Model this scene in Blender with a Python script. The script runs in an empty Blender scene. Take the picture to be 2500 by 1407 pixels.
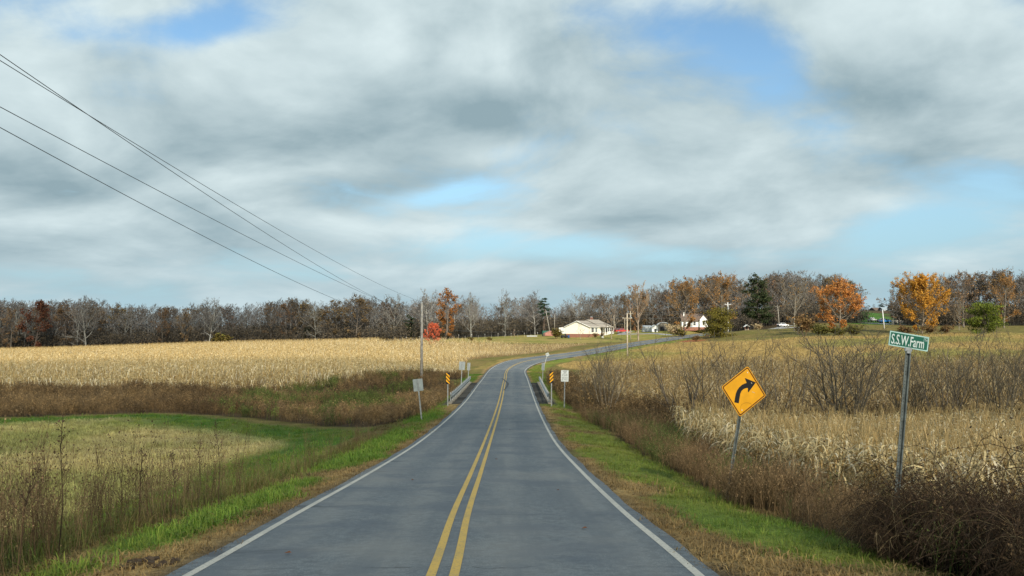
import bpy, math, random
import numpy as np
from mathutils import Vector, Matrix
R = math.radians
random.seed(7)
RNG = np.random.default_rng(11)
SC = bpy.context.scene
COL = SC.collection

# ------------------------------------------------------------------ camera
F = 2050.0            # focal length in pixels of the 2500 px wide photograph
VH = 800.0            # image row of the level horizon
PITCH = math.atan((VH - 703.5) / F)
cam = bpy.data.cameras.new('camera')
cam.sensor_width = 36.0
cam.lens = F / 2500.0 * 36.0
cam.clip_start = 0.1
cam.clip_end = 6000
camo = bpy.data.objects.new('camera', cam)
COL.objects.link(camo)
camo.location = (0, 0, 0)
camo.rotation_euler = (R(90) + PITCH, 0, 0)
SC.camera = camo
CP, SP = math.cos(PITCH), math.sin(PITCH)

def P(u, v, d):
    """world point that lies d metres ahead (along Y) on the sight line of photo pixel u, v"""
    a = (u - 1250.0) / F
    b = (703.5 - v) / F
    y = CP - b * SP
    z = SP + b * CP
    return Vector((a / y * d, d, z / y * d))

# ------------------------------------------------------------------ sun, sky
SUN_EL, SUN_AZ = R(30), R(163)      # azimuth clockwise from +Y: behind the camera, a little to the right
sund = Vector((math.sin(SUN_AZ) * math.cos(SUN_EL), math.cos(SUN_AZ) * math.cos(SUN_EL), math.sin(SUN_EL)))
sl = bpy.data.lights.new('sun', 'SUN')
sl.energy = 4.6
sl.angle = R(0.6)
sl.color = (1.0, 0.9, 0.74)
so = bpy.data.objects.new('sun', sl)
COL.objects.link(so)
so.rotation_euler = sund.to_track_quat('Z', 'Y').to_euler()
SC.view_settings.view_transform = 'Standard'
SC.view_settings.look = 'None'
SC.view_settings.exposure = 0.55
SC.view_settings.gamma = 1.0

world = bpy.data.worlds.new('World')
SC.world = world
world.use_nodes = True
NT = world.node_tree
for n in list(NT.nodes):
    NT.nodes.remove(n)

SEED = 4.3
class G:
    """tiny node-graph helper"""
    def __init__(s, nt): s.nt = nt
    def n(s, t, **kw):
        n = s.nt.nodes.new(t)
        for k, v in kw.items(): setattr(n, k, v)
        return n
    def put(s, sock, v):
        if hasattr(v, 'is_output') or isinstance(v, bpy.types.NodeSocket): s.nt.links.new(v, sock)
        else: sock.default_value = v
    def m(s, op, a, b=0.0, c=0.0, clamp=False):
        n = s.n('ShaderNodeMath', operation=op); n.use_clamp = clamp
        s.put(n.inputs[0], a); s.put(n.inputs[1], b)
        if op in ('MULTIPLY_ADD', 'SMOOTH_MIN', 'SMOOTH_MAX'): s.put(n.inputs[2], c)
        return n.outputs[0]
    def mr(s, v, a, b, c=0.0, d=1.0, smooth=True):
        n = s.n('ShaderNodeMapRange'); n.interpolation_type = 'SMOOTHSTEP' if smooth else 'LINEAR'
        s.put(n.inputs[0], v); s.put(n.inputs[1], a); s.put(n.inputs[2], b); s.put(n.inputs[3], c); s.put(n.inputs[4], d)
        return n.outputs[0]
    def mix(s, f, a, b, blend='MIX'):
        n = s.n('ShaderNodeMix', data_type='RGBA', blend_type=blend)
        s.put(n.inputs[0], f)
        s.put(n.inputs[6], a if not isinstance(a, tuple) else (*a[:3], 1)); s.put(n.inputs[7], b if not isinstance(b, tuple) else (*b[:3], 1))
        return n.outputs[2]
    def noise(s, vec, scale, detail=4.0, rough=0.5, dist=0.0):
        n = s.n('ShaderNodeTexNoise')
        if vec is not None: s.put(n.inputs['Vector'], vec)
        n.inputs['Scale'].default_value = scale; n.inputs['Detail'].default_value = detail
        n.inputs['Roughness'].default_value = rough; n.inputs['Distortion'].default_value = dist
        return n.outputs[0]

g = G(NT)
sky = g.n('ShaderNodeTexSky', sky_type='NISHITA')
sky.sun_disc = False
sky.sun_elevation = SUN_EL
sky.sun_rotation = SUN_AZ
sky.air_density = 1.0; sky.dust_density = 0.6; sky.ozone_density = 1.6
skyc = g.mix(1.0, sky.outputs[0], (0.092, 0.108, 0.108), 'MULTIPLY')
tc = g.n('ShaderNodeTexCoord').outputs['Generated']
sx = g.n('ShaderNodeSeparateXYZ'); g.put(sx.inputs[0], tc)
X, Y, Z = sx.outputs
yy = g.m('MAXIMUM', Y, 0.05)
U = g.m('DIVIDE', X, yy); V = g.m('DIVIDE', Z, yy)
az = g.m('ARCTAN2', X, Y); el = g.m('LOGARITHM', g.m('ADD', g.m('MAXIMUM', Z, 0.0), 0.15), math.e)
def deck(kx, ky, oz, dy=0.0):
    """sky direction as azimuth and stretched height: cloud layers that close up towards the horizon"""
    c = g.n('ShaderNodeCombineXYZ')
    g.put(c.inputs[0], g.m('ADD', g.m('MULTIPLY', az, kx), g.m('MULTIPLY', el, -0.12 * ky))); g.put(c.inputs[1], g.m('MULTIPLY', g.m('ADD', el, dy), ky)); g.put(c.inputs[2], oz)
    return c.outputs[0]
n1 = g.noise(deck(4.2, 3.2, SEED), 1.0, 9, 0.55, 0.35)
n1b = g.noise(deck(4.2, 3.2, SEED, 0.13), 1.0, 5, 0.50, 0.35)   # the same cloud a step higher: the difference gives lit tops and grey bases
n2 = g.noise(deck(1.6, 1.2, SEED + 3.0), 1.0, 3, 0.5, 0.2)
wisp = g.noise(deck(8.0, 7.0, SEED + 7.0), 1.0, 9, 0.62, 0.5)
def blobs(lst):
    tot = None
    for (u, v, su, sv, a, tilt) in lst:
        ct, st = math.cos(R(tilt)), math.sin(R(tilt))
        du = g.m('SUBTRACT', U, (u - 1250) / F); dv = g.m('SUBTRACT', V, (VH - v) / F)
        p = g.m('ADD', g.m('MULTIPLY', du, ct * F / su), g.m('MULTIPLY', dv, st * F / su))
        q = g.m('ADD', g.m('MULTIPLY', du, -st * F / sv), g.m('MULTIPLY', dv, ct * F / sv))
        r2 = g.m('ADD', g.m('MULTIPLY', p, p), g.m('MULTIPLY', q, q))
        e = g.m('MULTIPLY', g.m('EXPONENT', g.m('MULTIPLY', r2, -1.0)), a)
        tot = e if tot is None else g.m('ADD', tot, e)
    return tot
# coverage (negative = open blue sky), brightness (positive = sunlit white, negative = grey base)
cover = blobs([(490, 55, 150, 62, -.50, 10), (300, 70, 130, 45, -.22, 0), (950, 90, 80, 70, -.16, 40), (1680, 60, 250, 80, -.34, -8),
    (1880, 130, 160, 100, -.24, -40), (2030, 300, 120, 60, -.18, 0), (1080, 478, 170, 30, -.30, 12), (1320, 598, 260, 42, -.55, 0),
    (2230, 555, 230, 58, -.40, 8), (2430, 420, 150, 70, -.22, 0), (1700, 625, 300, 30, -.20, 0), (2330, 40, 60, 40, -.1, 0),
    (750, 210, 330, 170, .16, 0), (1230, 210, 230, 170, .14, 0), (250, 350, 420, 200, .18, 0), (1700, 400, 400, 150, .26, 8),
    (2380, 170, 230, 95, .30, 0), (620, 420, 420, 120, .12, 0), (250, 600, 500, 110, .12, 0), (2150, 720, 420, 40, .12, 0), (2300, 370, 160, 50, .12, 15), (900, 560, 230, 60, .12, 0)])
shade = blobs([(2330, 240, 280, 50, -.42, 0), (2400, 120, 150, 50, -.10, 0), (850, 330, 330, 60, -.30, 10), (1230, 270, 210, 70, -.24, 10), (1330, 110, 90, 90, -.22, 0),
    (1720, 500, 420, 60, -.50, 6), (200, 420, 300, 70, -.30, 0), (980, 455, 220, 30, -.22, 10), (300, 590, 420, 40, -.30, 0), (2150, 700, 330, 40, -.20, 0), (1600, 350, 200, 60, -.1, 0),
    (150, 710, 600, 18, -.18, 0), (780, 150, 190, 90, .26, 30), (1240, 370, 100, 30, .40, 10), (640, 425, 220, 25, .22, 5), (160, 520, 150, 26, .26, 0),
    (930, 555, 190, 34, .24, 0), (330, 665, 420, 20, .24, 0), (330, 190, 240, 60, .18, 0), (1150, 140, 90, 60, .14, 0), (1150, 650, 300, 18, .18, 0), (2250, 350, 100, 30, .08, 10), (2300, 625, 160, 16, .1, 10)])
hb = g.n('ShaderNodeCombineXYZ'); g.put(hb.inputs[0], g.m('MULTIPLY', U, 4.6)); g.put(hb.inputs[1], g.m('MULTIPLY', V, 19.0)); g.put(hb.inputs[2], 0.0)
rows = g.noise(hb.outputs[0], 1.0, 5, 0.55, 0.3)       # low rows of distant cloud seen edge-on
dens = g.m('ADD', g.m('ADD', g.m('ADD', g.m('MULTIPLY', n1, 1.2), g.m('MULTIPLY', n2, 0.35)), g.m('MULTIPLY', wisp, 0.50)), g.m('ADD', g.m('MULTIPLY', cover, 0.95), -0.125))
dens = g.m('ADD', dens, g.m('MULTIPLY', g.m('SUBTRACT', rows, 0.5), g.mr(Z, 0.02, 0.16, 0.9, 0.0)))
alpha = g.mr(dens, 0.50, 0.98)
thick = g.mr(dens, 0.75, 1.30)
rel = g.m('MULTIPLY', g.m('SUBTRACT', n1, n1b), 2.0)
bright = g.m('ADD', g.m('ADD', g.m('ADD', g.m('ADD', 0.60, g.m('MULTIPLY', g.m('SUBTRACT', wisp, 0.5), 0.55)), rel), g.m('MULTIPLY', shade, 0.8)), g.m('MULTIPLY', thick, -0.10))
bright = g.m('ADD', bright, g.m('MULTIPLY', g.m('SUBTRACT', rows, 0.5), g.mr(Z, 0.02, 0.20, 1.5, 0.0)))
bright = g.m('MAXIMUM', g.m('MINIMUM', bright, 1.15), 0.0)
cloudc = g.mix(bright, (0.200, 0.278, 0.312), (0.49, 0.575, 0.59))
low = g.mr(Z, 0.0, 0.16, 0.35, 0.0)
cloudc = g.mix(low, cloudc, (0.25, 0.36, 0.42))
skyc = g.mix(g.mr(Z, 0.0, 0.26, 0.9, 0.0), skyc, (0.232, 0.365, 0.46))
full = g.mix(alpha, skyc, cloudc)
bg = g.n('ShaderNodeBackground'); g.put(bg.inputs[0], full); bg.inputs[1].default_value = 1.0
wo = g.n('ShaderNodeOutputWorld'); NT.links.new(bg.outputs[0], wo.inputs[0])

# ------------------------------------------------------------------ helpers
def tag(o, label=None, cat=None, group=None, kind=None):
    if label: o['label'] = label
    if cat: o['category'] = cat
    if group: o['group'] = group
    if kind: o['kind'] = kind
    return o

def empty(name, loc=(0, 0, 0), rz=0.0, label=None, cat=None, group=None):
    o = bpy.data.objects.new(name, None)
    o.location = loc; o.rotation_euler = (0, 0, rz); o.empty_display_size = 0.2
    COL.objects.link(o)
    return tag(o, label, cat, group)

def copy_tree(o, parent=None):
    c = o.copy(); COL.objects.link(c)
    if parent: c.parent = parent
    for ch in list(o.children):
        copy_tree(ch, c)
    return c

class MB:
    def __init__(s): s.v = []; s.f = []
    def poly(s, pts):
        b = len(s.v); s.v += [tuple(p) for p in pts]; s.f.append(tuple(range(b, b + len(pts)))); return s
    def box(s, c, sz, M=None):
        b = len(s.v); hx, hy, hz = sz[0] / 2, sz[1] / 2, sz[2] / 2
        for dx in (-1, 1):
            for dy in (-1, 1):
                for dz in (-1, 1):
                    p = Vector((c[0] + dx * hx, c[1] + dy * hy, c[2] + dz * hz))
                    s.v.append(tuple(M @ p if M else p))
        for q in ((0, 1, 3, 2), (4, 6, 7, 5), (0, 4, 5, 1), (2, 3, 7, 6), (0, 2, 6, 4), (1, 5, 7, 3)):
            s.f.append(tuple(b + i for i in q))
        return s
    def tube(s, pts, rad, n=6, cap=True):
        pts = [Vector(p) for p in pts]; b = len(s.v)
        for i, p in enumerate(pts):
            t = (pts[min(i + 1, len(pts) - 1)] - pts[max(i - 1, 0)]).normalized()
            a = t.cross(Vector((0, 0, 1)) if abs(t.z) < .9 else Vector((1, 0, 0))).normalized(); c = t.cross(a)
            r = rad[i] if hasattr(rad, '__len__') else rad
            for k in range(n):
                w = 2 * math.pi * k / n
                s.v.append(tuple(p + a * (r * math.cos(w)) + c * (r * math.sin(w))))
        for i in range(len(pts) - 1):
            for k in range(n):
                s.f.append((b + i * n + k, b + i * n + (k + 1) % n, b + (i + 1) * n + (k + 1) % n, b + (i + 1) * n + k))
        if cap:
            s.f.append(tuple(b + k for k in range(n))[::-1]); e = b + (len(pts) - 1) * n
            s.f.append(tuple(e + k for k in range(n)))
        return s
    def prism(s, pts2, a, b, fn):
        """polygon pts2 (list of 2-D), extruded from a to b; fn(p, q, h) -> 3-D"""
        n = len(pts2); o = len(s.v)
        for h in (a, b):
            for (p, q) in pts2: s.v.append(tuple(fn(p, q, h)))
        s.f.append(tuple(range(o, o + n))); s.f.append(tuple(range(o + n, o + 2 * n))[::-1])
        for k in range(n):
            s.f.append((o + k, o + n + k, o + n + (k + 1) % n, o + (k + 1) % n))
        return s
    def build(s, name, mat, parent=None, smooth=False, bevel=0.0):
        me = bpy.data.meshes.new(name); me.from_pydata(s.v, [], s.f); me.update()
        import bmesh
        bm = bmesh.new(); bm.from_mesh(me); bmesh.ops.recalc_face_normals(bm, faces=bm.faces); bm.to_mesh(me); bm.free()
        me.materials.append(mat)
        if smooth: me.shade_smooth()
        o = bpy.data.objects.new(name, me); COL.objects.link(o)
        if parent: o.parent = parent
        if bevel:
            m = o.modifiers.new('bevel', 'BEVEL'); m.width = bevel; m.segments = 2; m.limit_method = 'ANGLE'
        return o

def np_mesh(name, verts, quads, mat, cols=None, parent=None, smooth=False):
    me = bpy.data.meshes.new(name)
    nv, nf = len(verts), len(quads)
    me.vertices.add(nv); me.vertices.foreach_set('co', np.ascontiguousarray(verts, dtype=np.float32).ravel())
    me.loops.add(nf * 4); me.loops.foreach_set('vertex_index', np.ascontiguousarray(quads, dtype=np.int32).ravel())
    me.polygons.add(nf); me.polygons.foreach_set('loop_start', np.arange(0, nf * 4, 4, dtype=np.int32))
    me.update(calc_edges=True)
    if cols is not None:
        at = me.color_attributes.new('col', 'FLOAT_COLOR', 'POINT')
        c4 = np.ones((nv, 4), dtype=np.float32); c4[:, :3] = cols
        at.data.foreach_set('color', c4.ravel())
    me.materials.append(mat)
    if smooth: me.shade_smooth()
    o = bpy.data.objects.new(name, me); COL.objects.link(o)
    if parent: o.parent = parent
    return o

# ------------------------------------------------------------------ materials
def mat(name, col, rough=0.8, metal=0.0, var=0.25, scale=6.0, bump=0.0, spec=0.3, detail=5):
    m = bpy.data.materials.new(name); m.use_nodes = True
    nt = m.node_tree; b = nt.nodes['Principled BSDF']; h = G(nt)
    co = h.n('ShaderNodeTexCoord').outputs['Object']
    nz = h.noise(co, scale, detail, 0.6)
    lo = tuple(c * (1 - var) for c in col); hi = tuple(min(1, c * (1 + var)) for c in col)
    h.put(b.inputs['Base Color'], h.mix(h.mr(nz, .3, .7), lo, hi))
    b.inputs['Roughness'].default_value = rough; b.inputs['Metallic'].default_value = metal
    b.inputs['Specular IOR Level'].default_value = spec
    if bump:
        bp = h.n('ShaderNodeBump'); bp.inputs['Strength'].default_value = bump; bp.inputs['Distance'].default_value = 0.02
        h.put(bp.inputs['Height'], nz); nt.links.new(bp.outputs[0], b.inputs['Normal'])
    return m

def leafmat(name, trans=0.35, rough=0.7, var=0.25, objvar=0.0, tint=None, spec=0.2):
    """plant material: colour attribute, a little variation, light passing through thin leaves"""
    m = bpy.data.materials.new(name); m.use_nodes = True
    nt = m.node_tree; b = nt.nodes['Principled BSDF']; h = G(nt); out = nt.nodes['Material Output']
    a = h.n('ShaderNodeAttribute', attribute_name='col').outputs['Color']
    geo = h.n('ShaderNodeNewGeometry')
    nz = h.noise(geo.outputs['Position'], 1.3, 3, .6)
    f = h.mr(nz, .3, .7, 1 - var, 1 + var)
    if objvar:
        oi = h.n('ShaderNodeObjectInfo').outputs['Random']
        f = h.m('MULTIPLY', f, h.mr(oi, 0, 1, 1 - objvar, 1 + objvar, False))
    cc = h.n('ShaderNodeCombineXYZ')
    for i in range(3): h.put(cc.inputs[i], f)
    c = h.mix(1.0, a, cc.outputs[0], 'MULTIPLY')
    if objvar:
        hs = h.n('ShaderNodeHueSaturation'); oi2 = h.m('FRACT', h.m('MULTIPLY', h.n('ShaderNodeObjectInfo').outputs['Random'], 7.31))
        h.put(hs.inputs['Hue'], h.mr(oi2, 0, 1, .485, .515, False)); h.put(hs.inputs['Color'], c); c = hs.outputs[0]
    h.put(b.inputs['Base Color'], c); b.inputs['Roughness'].default_value = rough
    b.inputs['Specular IOR Level'].default_value = spec
    if trans:
        t = h.n('ShaderNodeBsdfTranslucent'); h.put(t.inputs[0], c)
        mx = h.n('ShaderNodeMixShader'); mx.inputs[0].default_value = trans
        nt.links.new(b.outputs[0], mx.inputs[1]); nt.links.new(t.outputs[0], mx.inputs[2]); nt.links.new(mx.outputs[0], out.inputs[0])
    return m

M = {}
M['galv'] = mat('galvanised_steel', (0.36, 0.38, 0.38), 0.5, 0.55, 0.25, 5, 0.1)
M['postdark'] = mat('dull_green_steel', (0.13, 0.15, 0.145), 0.65, 0.4, 0.35, 8, 0.15)
def holes(m):
    nt = m.node_tree; b = nt.nodes['Principled BSDF']; h = G(nt); old = b.inputs['Base Color'].links[0].from_socket
    sp = h.n('ShaderNodeSeparateXYZ'); h.put(sp.inputs[0], h.n('ShaderNodeTexCoord').outputs['Object'])
    fz = h.m('SUBTRACT', h.m('FRACT', h.m('DIVIDE', sp.outputs[2], .0508)), .5)
    r2 = h.m('ADD', h.m('POWER', h.m('MULTIPLY', fz, .0508), 2.0), h.m('POWER', sp.outputs[0], 2.0))
    f = h.m('LESS_THAN', r2, .0065 ** 2)
    h.put(b.inputs['Base Color'], h.mix(f, old, (.01, .01, .01)))
holes(M['postdark'])
M['signback'] = mat('aluminium_sign_back', (0.33, 0.365, 0.36), 0.5, 0.35, 0.15, 4)
M['yellow'] = mat('yellow_sheeting', (0.74, 0.345, 0.008), 0.45, 0, 0.10, 3, 0.0, 0.4)
M['omyellow'] = mat('amber_sheeting', (0.85, 0.40, 0.01), 0.5, 0, 0.08, 3)
M['black'] = mat('black_lettering', (0.012, 0.013, 0.014), 0.5, 0, 0.2, 6)
M['signborder'] = mat('dark_red_brown_border', (0.07, 0.014, 0.006), 0.5, 0, 0.2, 6)
M['signgreen'] = mat('green_sheeting', (0.008, 0.105, 0.068), 0.42, 0, 0.12, 3, 0, 0.4)
M['signpale'] = mat('pale_green_white_border', (0.36, 0.55, 0.52), 0.5, 0, 0.15, 5)
M['signletter'] = mat('white_lettering', (0.56, 0.64, 0.62), 0.5, 0, 0.1, 5)
M['signwhite'] = mat('white_sheeting', (0.66, 0.70, 0.68), 0.5, 0, 0.1, 5)
M['scratch'] = mat('scratched_metal', (0.6, 0.5, 0.35), 0.5, 0.3, 0.2, 9)
M['pole'] = mat('weathered_pole_wood', (0.30, 0.28, 0.245), 0.9, 0, 0.3, 3, 0.3)
M['poletan'] = mat('tan_pole_wood', (0.40, 0.35, 0.27), 0.9, 0, 0.25, 3, 0.2)
M['wire'] = mat('aged_conductor', (0.10, 0.11, 0.12), 0.6, 0.4, 0.2, 2)
M['insul'] = mat('porcelain', (0.6, 0.62, 0.62), 0.35, 0, 0.1, 5)
M['concrete'] = mat('weathered_concrete', (0.24, 0.205, 0.155), 0.95, 0, 0.4, 3, 0.3)
M['siding'] = mat('cream_siding', (0.78, 0.75, 0.65), 0.7, 0, 0.05, 2)
M['whitepaint'] = mat('white_paint', (0.72, 0.73, 0.71), 0.6, 0, 0.08, 3)
M['brick'] = mat('red_brick', (0.25, 0.12, 0.085), 0.9, 0, 0.3, 12, 0.2)
M['shingle'] = mat('grey_brown_shingles', (0.29, 0.265, 0.23), 0.95, 0, 0.25, 2.5, 0.2)
M['redroof'] = mat('rusty_brown_roof', (0.13, 0.095, 0.075), 0.9, 0, 0.25, 2.5)
M['glass'] = mat('window_glass', (0.05, 0.06, 0.065), 0.08, 0, 0.1, 1, 0, 0.6)
M['bluegrey'] = mat('blue_grey_shutter', (0.28, 0.34, 0.38), 0.7, 0, 0.1, 3)
M['metalroof'] = mat('grey_metal_roof', (0.40, 0.43, 0.45), 0.45, 0.5, 0.2, 2)
M['barnwood'] = mat('weathered_barn_board', (0.13, 0.12, 0.10), 0.95, 0, 0.35, 3)
M['greyshed'] = mat('pale_grey_panel', (0.42, 0.44, 0.45), 0.8, 0, 0.1, 3)
M['dark'] = mat('dark_shade_cloth', (0.02, 0.022, 0.026), 0.8, 0, 0.3, 4)
M['tyre'] = mat('tyre_rubber', (0.02, 0.02, 0.02), 0.9, 0, 0.2, 6)
M['rim'] = mat('wheel_rim', (0.5, 0.5, 0.5), 0.35, 0.7, 0.1, 6)
M['carred'] = mat('faded_red_car_paint', (0.42, 0.045, 0.045), 0.3, 0, 0.08, 2, 0, 0.5)
M['cardarkred'] = mat('dark_red_car_paint', (0.11, 0.012, 0.02), 0.3, 0, 0.08, 2, 0, 0.5)
M['carwhite'] = mat('white_car_paint', (0.62, 0.64, 0.65), 0.3, 0, 0.05, 2, 0, 0.5)
M['carblue'] = mat('bright_blue_car_paint', (0.02, 0.16, 0.42), 0.3, 0, 0.08, 2, 0, 0.5)
M['carnavy'] = mat('navy_car_paint', (0.012, 0.015, 0.05), 0.3, 0, 0.08, 2, 0, 0.5)
M['bare'] = mat('bare_galvanised_trailer', (0.42, 0.40, 0.34), 0.7, 0.1, 0.15, 3)
M['pink'] = mat('faded_red_tarp', (0.34, 0.16, 0.13), 0.8, 0, 0.15, 2)
M['teal'] = mat('teal_tarp', (0.03, 0.12, 0.09), 0.8, 0, 0.2, 2)
M['bluebin'] = mat('blue_plastic', (0.02, 0.06, 0.16), 0.5, 0, 0.1, 2)
M['wood'] = mat('bare_deck_wood', (0.30, 0.22, 0.13), 0.9, 0, 0.25, 4)
M['bark'] = leafmat('bark', 0.0, 0.95, 0.3, 0.25)
M['twig'] = leafmat('twigs', 0.0, 0.95, 0.25, 0.25)
M['leaf'] = leafmat('autumn_leaves', 0.35, 0.7, 0.25, 0.14)
M['leafone'] = leafmat('autumn_leaves_bright', 0.35, 0.7, 0.25)
M['corn'] = leafmat('dry_corn', 0.3, 0.6, 0.16, spec=0.35)
M['grass'] = leafmat('grass_blades', 0.3, 0.65, 0.25)
M['weed'] = leafmat('dry_weeds', 0.2, 0.85, 0.3)

# ------------------------------------------------------------------ unseen clouds added behind the camera to shade the near ground and left wood
def cloud_material():
    m = bpy.data.materials.new('shade_cloud'); m.use_nodes = True
    nt = m.node_tree; nt.nodes.clear(); h = G(nt)
    co = h.n('ShaderNodeTexCoord').outputs['Object']
    sp = h.n('ShaderNodeSeparateXYZ'); h.put(sp.inputs[0], co)
    r = h.m('SQRT', h.m('ADD', h.m('MULTIPLY', sp.outputs[0], sp.outputs[0]), h.m('MULTIPLY', sp.outputs[1], sp.outputs[1])))
    nz = h.noise(co, 3.0, 6, .6)
    dn = h.mr(h.m('ADD', r, h.m('MULTIPLY', h.m('SUBTRACT', nz, .5), .5)), .68, 1.0, CLOUD_OP, 0.0)
    tr = h.n('ShaderNodeBsdfTransparent'); df = h.n('ShaderNodeBsdfDiffuse'); df.inputs[0].default_value = (.9, .9, .9, 1)
    tl = h.n('ShaderNodeBsdfTranslucent'); tl.inputs[0].default_value = (.9, .9, .9, 1)
    m1 = h.n('ShaderNodeMixShader'); m1.inputs[0].default_value = .5; nt.links.new(df.outputs[0], m1.inputs[1]); nt.links.new(tl.outputs[0], m1.inputs[2])
    m2 = h.n('ShaderNodeMixShader'); h.put(m2.inputs[0], dn); nt.links.new(tr.outputs[0], m2.inputs[1]); nt.links.new(m1.outputs[0], m2.inputs[2])
    o = h.n('ShaderNodeOutputMaterial'); nt.links.new(m2.outputs[0], o.inputs[0])
    return m
CLOUD_OP = 0.30
CM = cloud_material()
def cloud(gx_, gy_, hx, hy, alt, label, thick_=18):
    """a flat-based cloud whose shade falls round ground point (gx_, gy_)"""
    off = sund * (alt / sund.z); vs = []; fs = []; n, m_ = 40, 10; rg = random.Random(int(hx))
    ph = [rg.uniform(0, 6.28) for _ in range(6)]
    for top in (0, 1):
        for i in range(m_ + 1):
            for j in range(n):
                a = 2 * math.pi * j / n; r = i / m_
                rr_ = r * (1 + .10 * math.sin(3 * a + ph[0]) + .07 * math.sin(5 * a + ph[1]) + .05 * math.sin(9 * a + ph[2]))
                z = ((.8 - .6 * r * r + .25 * math.sin(4 * a + 6 * r + ph[3])) * math.sqrt(max(0, 1 - r * r)) if top else -.15 * math.sqrt(max(0, 1 - r * r)))
                vs.append((rr_ * math.cos(a), rr_ * math.sin(a), z))
    B = (m_ + 1) * n
    for top in (0, 1):
        for i in range(m_):
            for j in range(n): fs.append((top * B + i * n + j, top * B + i * n + (j + 1) % n, top * B + (i + 1) * n + (j + 1) % n, top * B + (i + 1) * n + j))
    me = bpy.data.meshes.new('cloud'); me.from_pydata(vs, [], fs); me.materials.append(CM); me.shade_smooth()
    o = bpy.data.objects.new('cloud', me); COL.objects.link(o)
    o.location = (gx_ + off.x, gy_ + off.y, alt - 5); o.scale = (hx, hy, thick_)
    o['kind'] = 'structure'; o['label'] = label; o['category'] = 'cloud'
    return o
cloud(0, 26, 330, 122, 260, 'unseen low cloud added behind the camera to shade the near road')
cloud(-150, 345, 130, 60, 300, 'unseen low cloud added behind the camera to shade the left wood')
# ------------------------------------------------------------------ the road line
RC = [(-.75, -40, -5.0 + 2.5), (-.72, -20, -1.2), (-.72, -8, -1.35), (-.74, 0, -1.95), (-.785, 9.72, -2.80), (-.90, 14.7, -3.24), (-.98, 23.2, -3.95), (-1.06, 36, -4.87), (-1.04, 52.6, -5.63),
      (-.98, 72, -6.20), (-.94, 96, -6.50), (-.90, 113, -6.74), (-.90, 132, -6.98), (-.62, 141, -6.95), (.25, 148, -6.68), (1.9, 154.5, -6.32), (4.9, 161.5, -6.02), (9.5, 170, -5.75), (17.2, 186, -5.35),
      (29, 212, -4.42), (46, 246, -3.30), (56.5, 266, -2.6), (72, 296, -1.9), (92, 330, -1.2), (118, 368, .2), (150, 410, 2.0)]
def catmull(pts, step):
    pts = [np.array(p, float) for p in pts]; out = []
    for i in range(1, len(pts) - 2):
        p0, p1, p2, p3 = pts[i - 1:i + 3]
        def tj(ti, a, b): return ti + max(1e-6, np.linalg.norm(b - a)) ** 0.5
        t0 = 0; t1 = tj(t0, p0, p1); t2 = tj(t1, p1, p2); t3 = tj(t2, p2, p3)
        n = max(2, int(np.linalg.norm(p2 - p1) / step))
        for t in np.linspace(t1, t2, n, endpoint=False):
            A1 = (t1 - t) / (t1 - t0) * p0 + (t - t0) / (t1 - t0) * p1; A2 = (t2 - t) / (t2 - t1) * p1 + (t - t1) / (t2 - t1) * p2; A3 = (t3 - t) / (t3 - t2) * p2 + (t - t2) / (t3 - t2) * p3
            B1 = (t2 - t) / (t2 - t0) * A1 + (t - t0) / (t2 - t0) * A2; B2 = (t3 - t) / (t3 - t1) * A2 + (t - t1) / (t3 - t1) * A3
            out.append((t2 - t) / (t2 - t1) * B1 + (t - t1) / (t2 - t1) * B2)
    return np.array(out)
RL = catmull(RC, 1.0)
RT = np.gradient(RL, axis=0); RT2 = RT[:, :2] / np.linalg.norm(RT[:, :2], axis=1)[:, None]
RN = np.stack([RT2[:, 1], -RT2[:, 0]], 1)          # to the right of travel
RS = np.concatenate([[0], np.cumsum(np.linalg.norm(np.diff(RL[:, :2], axis=0), axis=1))])
def bank(y): return np.interp(y, [136, 156, 185, 260, 320], [0.0, 0.05, 0.016, 0.01, 0.01])   # left side higher in the bend
RB = bank(RL[:, 1])
HW = 3.0                                            # half width of the paved road

def road_st(x, y):
    """signed offset from the road centre (+ right), road height there"""
    x = np.atleast_1d(np.asarray(x, float)); y = np.atleast_1d(np.asarray(y, float))
    s = np.empty(len(x)); z = np.empty(len(x))
    for a in range(0, len(x), 20000):
        xx, yy_ = x[a:a + 20000], y[a:a + 20000]
        d2 = (xx[:, None] - RL[None, :, 0]) ** 2 + (yy_[:, None] - RL[None, :, 1]) ** 2
        k = d2.argmin(1)
        dx = xx - RL[k, 0]; dy = yy_ - RL[k, 1]
        s_ = dx * RN[k, 0] + dy * RN[k, 1]; t_ = dx * RT2[k, 0] + dy * RT2[k, 1]
        far = np.sqrt(d2[np.arange(len(k)), k])
        s[a:a + 20000] = np.where(np.abs(t_) > 1.5, np.sign(s_ + 1e-9) * far, s_)
        slope = RT[k, 2] / np.maximum(np.linalg.norm(RT[k, :2], axis=1), 1e-6)
        z[a:a + 20000] = RL[k, 2] + np.clip(t_, -1, 1) * slope - np.clip(s_, -4.5, 4.5) * RB[k]
    return s, z

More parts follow.
